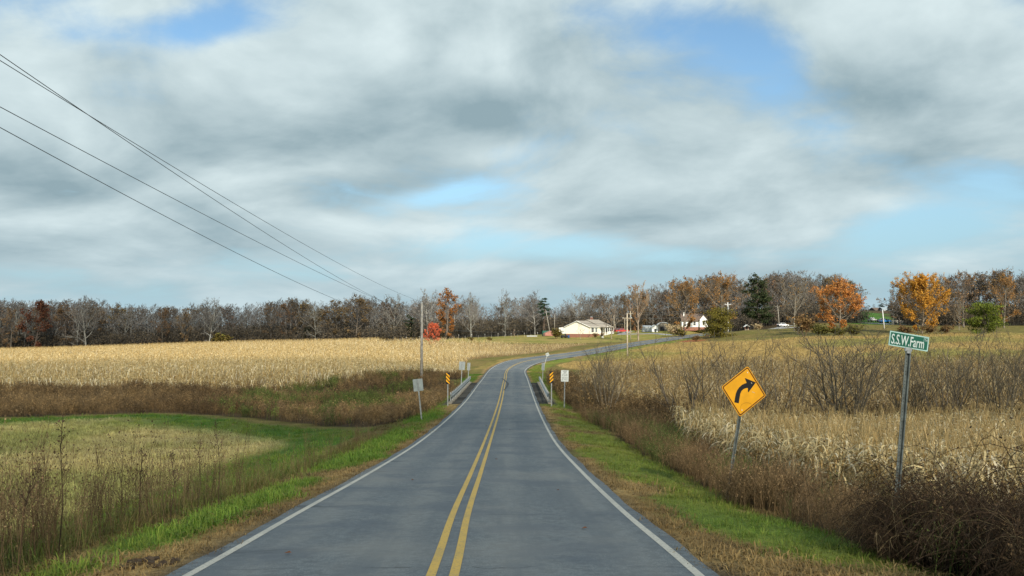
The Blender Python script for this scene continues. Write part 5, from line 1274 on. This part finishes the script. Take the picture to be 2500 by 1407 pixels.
def para(x0, x1, q, n=48, y0=-6, y1=100.0):
    ys = [a[0] for a in q]; zs = [a[1] for a in q]; co = np.polyfit(ys, zs, 2 if len(q) == 3 else 3)
    return [(x0 + (x1 - x0) * (y - y0) / (y1 - y0), y, float(np.polyval(co, y))) for y in np.linspace(y0, y1, n)]
for (x0, x1, q, lab) in ((-11.1, -10.75, [(18.3, 640 / F * 18.3), (52, 160 / F * 52), (100, 63 / F * 100)], 'uppermost overhead wire, running to the top of the near pole'),
                         (-10.55, -10.75, [(17.6, 652 / F * 17.6), (44.6, 160 / F * 44.6), (100, 1.35)], 'overhead wire that crosses the uppermost one high at the left'),
                         (-10.75, -10.75, [(18, 523 / F * 18), (42, 160 / F * 42), (100, 1.45)], 'third overhead wire down, alone below the crossing pair'),
                         (-10.75, -10.75, [(18, 472 / F * 18), (35, 160 / F * 35), (100, .55)], 'lowest overhead wire at the left')):
    cable(para(x0, x1, q), .0095, lab, 'overhead wires on the left')
def span(a, b, sag, r, lab, grp, n=24):
    cable([(a.x + (b.x - a.x) * t, a.y + (b.y - a.y) * t, a.z + (b.z - a.z) * t - 4 * sag * t * (1 - t)) for t in np.linspace(0, 1, n)], r, lab, grp)
topof = lambda e, h, dz=0, dx=0: e.matrix_basis @ Vector((dx, 0, h + dz))
bpy.context.view_layer.update()
GRP = 'overhead wires by the houses'
span(topof(p5, h5, -.2), topof(p2, h2, -.75, -.8), .5, .03, 'top wire from the leaning pole to the pale crossarm pole', GRP)
span(topof(p5, h5, -2.2), topof(p2, h2, -.75, .8), .5, .03, 'middle wire from the leaning pole to the pale crossarm pole', GRP)
span(topof(p5, h5, -3.2), topof(p2, h2, -2.0), .6, .03, 'lower wire from the leaning pole to the pale crossarm pole', GRP)
span(topof(p3, h3, -.5, .6), topof(p4, h4, -.4, -.8), .9, .03, 'top wire between the transformer pole and the white-topped pole', GRP)
span(topof(p3, h3, -1.0, -.6), topof(p4, h4, -1.1, .8), .9, .03, 'middle wire between the transformer pole and the white-topped pole', GRP)
span(topof(p3, h3, -2.0), topof(p4, h4, -2.6), .9, .03, 'lower wire between the transformer pole and the white-topped pole', GRP)
span(topof(p4, h4, -.4, .8), topof(p6, h6, -.3), .8, .03, 'wire from the white-topped pole towards the pond', GRP)
span(topof(p1, h1, -2.9), topof(p5, h5, -6.0), 1.2, .018, 'long low wire crossing the lawn from the near pole to the leaning pole', GRP)

# ------------------------------------------------------------------ fence along the lawn
f0 = onground(1098, 298); fe = empty('wire_fence', f0, 0, 'thin fence of white-tipped posts along the back of the lawn', 'fence')
for u in range(960, 1330, 16):
    q = onground(u, 298) - f0; big = (u - 960) % 32 == 0
    MB().tube([(q.x, 0, q.z - .2), (q.x, 0, q.z + (1.25 if big else 1.05))], .05, 6).build('post', M['pole'], fe)
    if big: MB().tube([(q.x, 0, q.z + 1.25), (q.x, 0, q.z + 1.5)], .075, 6).build('post_cap', M['insul'], fe)
for hz in (.5, .95):
    qs = [onground(u, 298) - f0 for u in range(960, 1330, 16)]
    MB().tube([(q.x, 0, q.z + hz) for q in qs], .012, 4).build('fence_wire', M['wire'], fe)

# ------------------------------------------------------------------ buildings
def gable(b, x0, x1, y0, y1, z0, zr, axis='x', over=.35, th=.16):
    """roof slabs of a gable roof; ridge along axis"""
    if axis == 'x':
        ym = (y0 + y1) / 2; s = (zr - z0) / (ym - y0)
        for sg, ye in ((-1, y0 - over), (1, y1 + over)):
            ze = z0 - over * s
            b.prism([(ye, ze), (ym, zr), (ym, zr + th), (ye, ze + th)], x0 - over, x1 + over, lambda p, q, h: (h, p, q))
    else:
        xm = (x0 + x1) / 2; s = (zr - z0) / (xm - x0)
        for sg, xe in ((-1, x0 - over), (1, x1 + over)):
            ze = z0 - over * s
            b.prism([(xe, ze), (xm, zr), (xm, zr + th), (xe, ze + th)], y0 - over, y1 + over, lambda p, q, h: (p, h, q))
    return b
def windowed(parent, x, z, w, h, y, shutters=True, out=-1):
    f = MB().box((x, y + out * .03, z), (w + .14, .06, h + .14)).build('window', M['whitepaint'], parent)
    MB().box((x, y + out * .065, z), (w, .02, h)).build('pane', M['glass'], f)
    MB().box((x, y + out * .08, z), (w, .02, .05)).build('sash_bar', M['whitepaint'], f)
    if shutters:
        for s_ in (-1, 1): MB().box((x + s_ * (w / 2 + .27), y + out * .03, z), (.38, .05, h + .1)).build('shutter', M['bluegrey'], f)
L, D = 19.5, 8.8; th = R(60)
cn_ = onground(1438, 281); cn_.z = P(1438, 822, 281).z
ctr = Vector((cn_.x, cn_.y, 0)) + Matrix.Rotation(th, 3, 'Z') @ Vector((L / 2, D / 2, 0))
hs_ = empty('ranch_house', (ctr.x, ctr.y, cn_.z), th, 'cream ranch house on a brick base with its blank gable towards the road', 'house')
MB().box((0, 0, .1), (L - .1, D - .1, 1.6)).build('foundation', M['brick'], hs_)
wl_ = MB(); wl_.prism([(-D / 2, .88), (D / 2, .88), (D / 2, 3.3), (0, 5.15), (-D / 2, 3.3)], -L / 2, L / 2, lambda p, q, h: (h, p, q)); wl_.build('wall', M['siding'], hs_)
rf = gable(MB(), -L / 2, L / 2, -D / 2, D / 2, 3.32, 5.18).build('roof', M['shingle'], hs_)
gable(MB(), -1.5, 7.5, -D / 2 - .01, D / 2, 3.5, 5.62, over=.4).build('raised_roof', M['shingle'], rf)
MB().prism([(-D / 2 + .4, 3.4), (D / 2 - .4, 3.4), (0, 5.55)], -1.62, -1.5, lambda p, q, h: (h, p, q)).build('raised_gable', M['siding'], rf)
MB().box((4.5, 1.2, 5.6), (1.0, .7, 1.9)).build('chimney', M['brick'], rf); MB().box((4.5, 1.2, 6.7), (.7, .5, .35)).build('chimney_cap', M['metalroof'], rf)
for s_ in (-1, 1):
    MB().tube([(-L / 2 - .37, s_ * (D / 2 + .36), 3.2), (-L / 2 - .37, 0, 5.2)], .11, 4).build('barge_board', M['whitepaint'], rf)
MB().box((0, -D / 2 - .38, 3.15), (L + .6, .10, .16)).build('gutter', M['whitepaint'], rf)
for (x, w) in ((-7.0, 1.3), (-4.0, .8), (5.2, 1.6), (8.2, .9)): windowed(hs_, x, 2.2, w, 1.45, -D / 2)
dr = MB().box((.6, -D / 2 - .03, 1.95), (1.0, .08, 2.1)).build('door', M['dark'], hs_); MB().box((.95, -D / 2 - .09, 1.9), (.06, .06, .12)).build('handle', M['galv'], dr)
po = MB().box((2.4, -D / 2 - 1.15, .55), (7.4, 2.2, .3)).build('porch', M['whitepaint'], hs_)
for x in (-1.1, .8, 2.6, 4.4, 6.0): MB().box((x, -D / 2 - 2.1, 1.85), (.14, .14, 2.5)).build('porch_post', M['whitepaint'], po)
rb = MB(); rb.box((3.5, -D / 2 - 2.1, 1.65), (5.0, .06, .08)); rb.box((3.5, -D / 2 - 2.1, .85), (5.0, .06, .08))
for k in range(34): rb.box((1.0 + k * .15, -D / 2 - 2.1, 1.25), (.04, .04, .8))
rb.build('porch_railing', M['whitepaint'], po)
pr_ = MB(); pr_.prism([(-1.4, 3.05), (6.3, 3.05), (6.3, 3.2), (-1.4, 3.2)], -D / 2 - 2.3, -D / 2 + .2, lambda p, q, h: (p, h, q)); pr_.build('porch_roof', M['shingle'], po)
gable(MB(), -1.3, 1.3, -D / 2 - 2.5, -D / 2 - .2, 3.2, 4.0, 'y', .15, .1).build('porch_gable', M['shingle'], po)
MB().prism([(-1.25, 3.22), (1.25, 3.22), (0, 3.95)], -D / 2 - 2.45, -D / 2 - 2.35, lambda p, q, h: (p, h, q)).build('porch_pediment', M['whitepaint'], po)
MB().box((3.4, -D / 2 - 2.9, .2), (1.4, 1.2, .5)).build('porch_step', M['concrete'], po)
MB().box((-L / 2 + 1.2, D / 2 + .8, 2.0), (2.2, 1.5, 2.2)).build('rear_porch', M['whitepaint'], hs_)
# clutter behind the left end of the house
dk = onground(1374, 290)
dkE = empty('wooden_deck', dk, R(10), 'raised wooden deck at the left end of the cream house', 'deck')
MB().box((0, 0, 1.1), (3.2, 3, .16)).build('platform', M['wood'], dkE)
for x in (-1.5, 1.5):
    for y in (-1.35, 1.35): MB().box((x, y, .45), (.14, .14, 1.5)).build('post', M['wood'], dkE)
MB().box((1.2, -1.4, 1.75), (.7, .08, 1.1)).build('railing', M['wood'], dkE)
cb_o = empty('storage_cabinet', dk + Vector((-.8, -.4, 1.18)), R(10), 'tall white storage cabinet standing on the wooden deck', 'cabinet')
MB().box((0, 0, 1.0), (1.3, .7, 2.0)).build('case', M['whitepaint'], cb_o, bevel=.03); MB().box((.33, -.36, 1.0), (.62, .03, 1.85)).build('door', M['siding'], cb_o); MB().box((-.33, -.36, 1.0), (.62, .03, 1.85)).build('door', M['whitepaint'], cb_o)
tr_ = onground(1377, 282); te = empty('garden_tractor', tr_, R(200), 'dark garden tractor parked in front of the wooden deck', 'tractor')
MB().prism([(-.9, .35), (-.9, .8), (-.5, .95), (-.2, .75), (.2, .75), (.3, 1.0), (1.0, .95), (1.1, .4)], -.35, .35, lambda p, q, h: (p, h, q)).build('body', M['dark'], te, bevel=.04)
MB().box((-.5, 0, 1.15), (.4, .5, .45)).build('seat', M['dark'], te); MB().tube([(.15, 0, .95), (-.05, 0, 1.35)], .03, 6).build('steering_column', M['dark'], te)
for x, r in ((-.6, .45), (.75, .3)):
    for y in (-.5, .5): MB().tube([(x, y - .14, r), (x, y + .14, r)], r, 14).build('wheel', M['tyre'], te)
bb = onground(1388, 279.5); be = empty('plastic_barrel', bb, 0, 'blue plastic barrel at the foot of the cream house corner', 'barrel')
MB().tube([(0, 0, 0), (0, 0, .1), (0, 0, .5), (0, 0, .9), (0, 0, 1.0)], (.3, .34, .38, .34, .3), 14).build('drum', M['bluebin'], be, True); MB().tube([(0, 0, 1.0), (0, 0, 1.06)], .31, 14).build('lid', M['dark'], be)
tp_ = onground(1342, 300); tpe = empty('covered_pile', tp_, R(15), 'low pile under a faded red cover at the lawn edge', 'covered pile')
MB().prism([(-2.3, 0), (-2.1, .9), (-.8, 1.5), (.9, 1.9), (2.0, 1.2), (2.3, 0)], -1.4, 1.4, lambda p, q, h: (p, h, q)).build('cover', M['pink'], tpe, bevel=.15)
MB().box((-1.0, 1.6, .9), (2.6, .9, 1.9)).build('frame', M['teal'], tpe, bevel=.1)
sl_ = onground(1298, 296); sle = empty('picnic_slab', sl_, R(4), 'long low white trough on the lawn in front of the middle wood', 'trough')
MB().box((0, 0, .35), (3.6, 1.0, .35)).build('basin', M['greyshed'], sle, bevel=.05); MB().box((-1.4, 0, .12), (.2, .8, .35)).build('leg', M['concrete'], sle); MB().box((1.4, 0, .12), (.2, .8, .35)).build('leg', M['concrete'], sle)
sle.name = 'water_trough'
pt0 = onground(1471, 270); pe = empty('flower_pot', pt0, 0, 'round white flower pot on the lawn before the cream house steps', 'flower pot')
MB().tube([(0, 0, 0), (0, 0, .25), (0, 0, .5), (0, 0, .6)], (.25, .38, .42, .44), 12).build('pot', M['whitepaint'], pe, True); MB().tube([(0, 0, .6), (0, 0, .75), (0, 0, .9)], (.34, .3, .1), 9).build('soil_and_plant', M['barnwood'], pe)

# white house farther right
b2 = onground(1692, 298); b2.z = P(1692, 806, 298).z
h2_ = empty('farmhouse', b2, R(-8), 'white house with a rusty brown roof half hidden by the wide golden tree', 'house')
MB().box((-.5, 0, .5), (7.2, 6.9, 1.4)).build('foundation', M['brick'], h2_)
MB().box((-.5, 0, 2.15), (7.3, 7, 2.2)).build('wall', M['whitepaint'], h2_)
r2 = gable(MB(), -4.1, 3.1, -3.5, 3.5, 3.26, 5.6).build('roof', M['redroof'], h2_)
MB().prism([(1.9, .9), (4.6, .9), (4.6, 3.6), (3.25, 5.2), (1.9, 3.6)], -4.4, 2.0, lambda p, q, h: (p, h, q)).build('front_wing', M['whitepaint'], h2_)
gable(MB(), 1.9, 4.6, -4.4, 2.0, 3.62, 5.25, 'y', .25).build('wing_roof', M['redroof'], h2_)
MB().box((3.25, -4.2, .45), (2.6, .6, 1.1)).build('wing_foundation', M['brick'], h2_)
MB().box((-3.2, -1, 5.4), (.6, .6, 1.6)).build('chimney', M['whitepaint'], r2)
for x in (-3.2, -1.6, .2): windowed(h2_, x, 2.3, .8, 1.3, -3.5, False)
windowed(h2_, 3.25, 2.5, .7, 1.3, -4.4, False)
MB().box((-.9, -3.53, 1.95), (.9, .08, 1.9)).build('door', M['bluegrey'], h2_)
# barn and sheds
b3 = onground(1618, 297); b3.z = P(1618, 808, 297).z
h3_ = empty('old_barn', b3, R(-6), 'weathered old barn with a shiny arched metal roof', 'barn')
MB().box((0, 0, .9), (4.2, 5, 2.0)).build('wall', M['barnwood'], h3_)
arc = [(-2.3, 1.75), (-2.1, 2.25), (-1.3, 2.85), (0, 3.1), (1.3, 2.85), (2.1, 2.25), (2.3, 1.75), (2.15, 1.7), (1.9, 2.1), (1.2, 2.65), (0, 2.9), (-1.2, 2.65), (-1.9, 2.1), (-2.15, 1.7)]
MB().prism(arc, -2.8, 2.8, lambda p, q, h: (p, h, q)).build('roof', M['metalroof'], h3_); MB().prism(arc[7:14], -2.55, -2.45, lambda p, q, h: (p, h, q)).build('gable_board', M['barnwood'], h3_)
MB().box((-.4, -2.53, .75), (1.5, .08, 1.5)).build('door', M['dark'], h3_)
b4 = onground(1597, 292); b4.z = P(1597, 811, 292).z
h4_ = empty('white_shed', b4, R(4), 'small white gabled shed with a dark doorway beside the old barn', 'shed')
MB().prism([(-1.05, 0), (1.05, 0), (1.05, 1.7), (0, 2.4), (-1.05, 1.7)], -1.2, 1.2, lambda p, q, h: (p, h, q)).build('wall', M['whitepaint'], h4_)
gable(MB(), -1.05, 1.05, -1.2, 1.2, 1.72, 2.42, 'y', .15, .08).build('roof', M['whitepaint'], h4_); MB().box((.1, -1.23, .6), (.75, .08, 1.1)).build('door', M['glass'], h4_)
b5 = onground(1578, 295); b5.z = P(1578, 810, 295).z
h5_ = empty('grey_shed', b5, R(2), 'pale grey low shed between the golden tree and the white shed', 'shed')
MB().box((0, 0, .8), (3.0, 2.2, 1.7)).build('wall', M['greyshed'], h5_); gable(MB(), -1.5, 1.5, -1.1, 1.1, 1.66, 2.1, 'x', .15, .08).build('roof', M['metalroof'], h5_); MB().box((.6, -1.13, .7), (.8, .06, 1.3)).build('door', M['whitepaint'], h5_)
b6 = onground(1822, 263)
h6_ = empty('well_house', b6, R(5), 'tiny well house with a bright white roof beside the gravel drive', 'well house')
MB().box((0, 0, .25), (1.2, 1.0, .6)).build('well_wall', M['concrete'], h6_)
for x in (-.5, .5): MB().box((x, 0, .9), (.12, .12, .9)).build('post', M['brick'], h6_)
gable(MB(), -.7, .7, -.6, .6, 1.3, 1.85, 'y', .15, .06).build('roof', M['whitepaint'], h6_)
# hilltop houses
def simple_house(u, d, vb, vt, w, label, wallm, roofm, axis='x', yaw=0):
    b = P(u, vb, d); e = empty('house', b, R(yaw), label, 'house'); h = P(u, vt, d).z - b.z
    MB().box((0, 0, h * .28), (w, 8, h * .56 + .6)).build('wall', wallm, e)
    gable(MB(), -w / 2, w / 2, -4, 4, h * .58, h, axis, .3, .15).build('roof', roofm, e)
    if axis == 'y': MB().prism([(-w / 2, h * .57), (w / 2, h * .57), (0, h * .97)], -4.0, 4.0, lambda p, q, h_: (p, h_, q)).build('gable_wall', wallm, e)
    for x in (-w * .25, w * .25): windowed(e, x, h * .32, 1.0, 1.2, -4.0, False)
    MB().box((0, -4.03, h * .22), (1.0, .08, 2.0)).build('door', M['dark'], e)
simple_house(2141, 470, 765, 752, 5.5, 'distant low brown house on the hilltop', M['barnwood'], M['redroof'])
simple_house(2163, 465, 765, 751, 6.0, 'distant grey-roofed house on the hilltop, nearest the pale pole', M['greyshed'], M['bluegrey'])
simple_house(2178, 460, 765, 748, 3.6, 'distant white gabled house on the hilltop beside the orange-yellow tree', M['whitepaint'], M['dark'], 'y')

# ------------------------------------------------------------------ vehicles
def car(base, rz, paint, label, kind='car', Lc=4.5, W=1.75, name='parked_car', cat='car'):
    e = empty(name, base, rz, label, cat); k = Lc / 4.5
    if kind == 'pickup':
        prof = [(-2.25, .45), (-2.25, .98), (-.55, 1.0), (-.5, 1.02), (-.45, 1.0), (1.0, 1.02), (2.1, .92), (2.25, .75), (2.25, .42)]
        cab = [(-.5, 1.0), (-.42, 1.62), (.45, 1.66), (1.05, 1.02)]
    elif kind == 'suv':
        prof = [(-2.2, .45), (-2.25, 1.0), (1.1, 1.05), (2.05, .95), (2.22, .7), (2.22, .4)]; cab = [(-2.1, 1.0), (-1.85, 1.66), (.35, 1.70), (1.15, 1.04)]
    else:
        prof = [(-2.2, .42), (-2.25, .85), (-1.6, .95), (1.0, .95), (2.0, .82), (2.22, .62), (2.22, .38)]; cab = [(-1.65, .93), (-.95, 1.40), (.25, 1.42), (1.05, .93)]
    MB().prism([(x * k, z) for x, z in prof], -W / 2, W / 2, lambda p, q, h: (p, h, q)).build('body', paint, e, bevel=.07)
    ins = lambda p, q, h: (p * k, h * (W / 2 - .06 - .16 * max(0, (q - .95) / .7)), q)
    cabn = MB().prism(cab, -1, 1, ins).build('cabin', paint, e, bevel=.04)
    cx = sum(x for x, z in cab) / 4; cz = sum(z for x, z in cab) / 4
    gl = [(cx + (x - cx) * .80, cz + .02 + (z - cz) * .72) for x, z in cab]
    for s_ in (-1, 1):
        MB().prism(gl, s_ * .985, s_ * 1.03, ins).build('side_window', M['glass'], cabn)
    a, b_ = cab[2], cab[3]; xf = lambda t: (a[0] + (b_[0] - a[0]) * t) * k + .03; zf = lambda t: a[1] + (b_[1] - a[1]) * t
    MB().poly([(xf(.12), -W * .36, zf(.12)), (xf(.12), W * .36, zf(.12)), (xf(.85), W * .42, zf(.85)), (xf(.85), -W * .42, zf(.85))]).build('windscreen', M['glass'], cabn)
    a, b_ = cab[1], cab[0]; xr = lambda t: (a[0] + (b_[0] - a[0]) * t) * k - .03; zr = lambda t: a[1] + (b_[1] - a[1]) * t
    MB().poly([(xr(.12), W * .36, zr(.12)), (xr(.12), -W * .36, zr(.12)), (xr(.75), -W * .42, zr(.75)), (xr(.75), W * .42, zr(.75))]).build('rear_window', M['glass'], cabn)
    for x in (-1.35 * k, 1.4 * k):
        for s_ in (-1, 1):
            wh = MB().tube([(x, s_ * (W / 2 - .2), .34), (x, s_ * (W / 2 + .02), .34)], .34, 16).build('wheel', M['tyre'], e)
            MB().tube([(x, s_ * (W / 2), .34), (x, s_ * (W / 2 + .035), .34)], .2, 12).build('rim', M['rim'], wh)
    MB().box((-2.27 * k, 0, .5), (.10, W * .96, .16)).build('bumper', M['dark'], e); MB().box((2.24 * k, 0, .48), (.10, W * .96, .16)).build('bumper', M['dark'], e)
    for s_ in (-1, 1):
        MB().box((2.2 * k, s_ * W * .36, .74), (.08, .3, .13)).build('headlight', M['insul'], e); MB().box((-2.26 * k, s_ * W * .4, .78), (.06, .16, .2)).build('tail_light', M['carred'], e)
    return e
def carbase(u, d, v): q = onground(u, d); q.z = max(q.z, P(u, v, d).z) if abs(q.z - P(u, v, d).z) < 1.2 else q.z; return q
car(carbase(1505, 296, 813), R(165), M['cardarkred'], 'dark red car parked beside the cream house', 'suv', 4.3)
car(carbase(1519, 291, 813), R(172), M['carred'], 'bright red pickup parked right of the dark red car', 'pickup', 4.4, name='pickup_truck', cat='pickup truck')
car(carbase(1910, 292, 798.5), R(20), M['carwhite'], 'white car parked by the pond under the round bare tree', 'car', 4.2)
car(carbase(2128.5, 318, 791.5), R(84), M['carwhite'], 'white pickup seen from behind, parked below the green hill', 'pickup', 5.0, name='pickup_truck', cat='pickup truck')
car(carbase(2153, 318, 792), R(170), M['carnavy'], 'dark navy car half hidden behind the blue car', 'car', 4.4)
car(carbase(2160, 308, 793.5), R(184), M['carblue'], 'bright blue car parked behind the short pale pole', 'car', 4.2)
tb = carbase(2190, 296, 797); tl = empty('stock_trailer', tb, R(3), 'pale slatted stock trailer parked right of the blue car', 'trailer')
MB().box((.3, 0, 1.0), (4.2, 1.7, 1.1)).build('body', M['bare'], tl, bevel=.05)
for k in range(9): MB().box((-1.6 + k * .48, -.88, 1.0), (.08, .05, 1.15)).build('slat', M['galv'], tl)
for s_ in (-1, 1): MB().tube([(-1.0, s_ * .8, .35), (-1.0, s_ * .98, .35)], .35, 14).build('wheel', M['tyre'], tl)
MB().box((-2.3, 0, .5), (1.2, .12, .12)).build('tow_bar', M['dark'], tl); MB().box((-1.0, -.95, .78), (.95, .2, .08)).build('mudguard', M['bare'], tl)

# ------------------------------------------------------------------ gravel drives and pond, draped on the ground
def drape(name, ud, width, m, label, cat):
    pts = [onground(u, d) for u, d in ud]; fine = []
    for a, b in zip(pts[:-1], pts[1:]):
        for t in np.linspace(0, 1, 10, endpoint=False): fine.append(a + (b - a) * t)
    fine.append(pts[-1]); b = MB(); prev = None
    for i, p in enumerate(fine):
        t = (fine[min(i + 1, len(fine) - 1)] - fine[max(0, i - 1)]); t.z = 0; t.normalize(); n = Vector((t.y, -t.x, 0)); row = []
        for s_ in (-.5, -.17, .17, .5):
            q = p + n * (s_ * width); row.append((q.x, q.y, gz1(q.x, q.y) + .07))
        if prev:
            for j in range(3): b.poly([prev[j], row[j], row[j + 1], prev[j + 1]])
        prev = row
    return tag(b.build(name, m), label, cat, kind='structure')
M['gravel'] = mat('pale_gravel', (.30, .31, .32), .95, 0, .2, 1.5)
drape('driveway', [(1775, 262), (1800, 266), (1840, 272), (1880, 284), (1920, 300)], 5.5, M['gravel'], 'pale gravel drive climbing past the plume grass', 'driveway')
drape('driveway', [(1535, 300), (1515, 286), (1560, 284), (1600, 282), (1640, 274)], 3.0, M['gravel'], 'gravel track from the red pickup to the road', 'driveway')
drape('driveway', [(1900, 284), (1925, 280), (1950, 279)], 5.0, M['gravel'], 'patch of pale gravel beside the round bare tree', 'driveway')
drape('driveway', [(2095, 305), (2150, 304), (2215, 292)], 5.0, M['gravel'], 'gravel yard under the parked pickup and blue car', 'driveway')
# soil heap on the left shoulder
sh = MB(); q = roadpoint(-3.75, 10.7); rn = random.Random(3)
for k in range(46):
    a = rn.uniform(0, 6.28); r_ = rn.random() ** .7 * .30; c = Vector((q.x + math.cos(a) * r_ * 1.3, q.y + math.sin(a) * r_, 0)); c.z = gz1(c.x, c.y) + .015 + .05 * (1 - r_ / .30); w = rn.uniform(.02, .06)
    sh.box((0, 0, 0), (w * 1.4, w, w), Matrix.Translation(c) @ Matrix.Rotation(rn.uniform(0, 3), 4, Vector((rn.random(), rn.random(), rn.random() + .1))))
tag(sh.build('soil_heap', mat('dark_damp_soil', (.05, .035, .022), .95, 0, .35, 9)), 'small dark heap of clods in the dead grass on the left shoulder', 'soil heap', kind='stuff')
# fallen leaves and bits on the road
lv = [(710, 1352, 9.0), (1010, 1173, 0), (1212, 1122, 0), (1245, 1050, 0), (1360, 1198, 0), (1425, 1292, 0), (1225, 1022, 0), (1188, 1040, 0)]
M['fallen'] = mat('fallen_brown_leaf', (.11, .045, .02), .8, 0, .3, 9)
for i, (u, v, _) in enumerate(lv):
    for dd in np.arange(8, 70, .05):
        x = (u - 1250) / F * dd; s_, z_ = road_st([x], [dd])
        if P(u, v, dd).z <= z_[0]: break
    b = MB(); a = i * 1.3; w = .05; f_ = lambda p, q, z: (x + p * math.cos(a) - q * math.sin(a), dd + p * math.sin(a) + q * math.cos(a), z_[0] + z)
    b.poly([f_(-w, 0, .006), f_(0, -w * .6, .02), f_(w, 0, .012), f_(w * .3, w * .5, .03)]); b.poly([f_(-w, 0, .006), f_(w * .3, w * .5, .03), f_(-w * .2, w * .6, .012)])
    tag(b.build('fallen_leaf', M['fallen']), 'curled brown leaf lying on the asphalt', 'leaf', 'fallen leaves on the road')
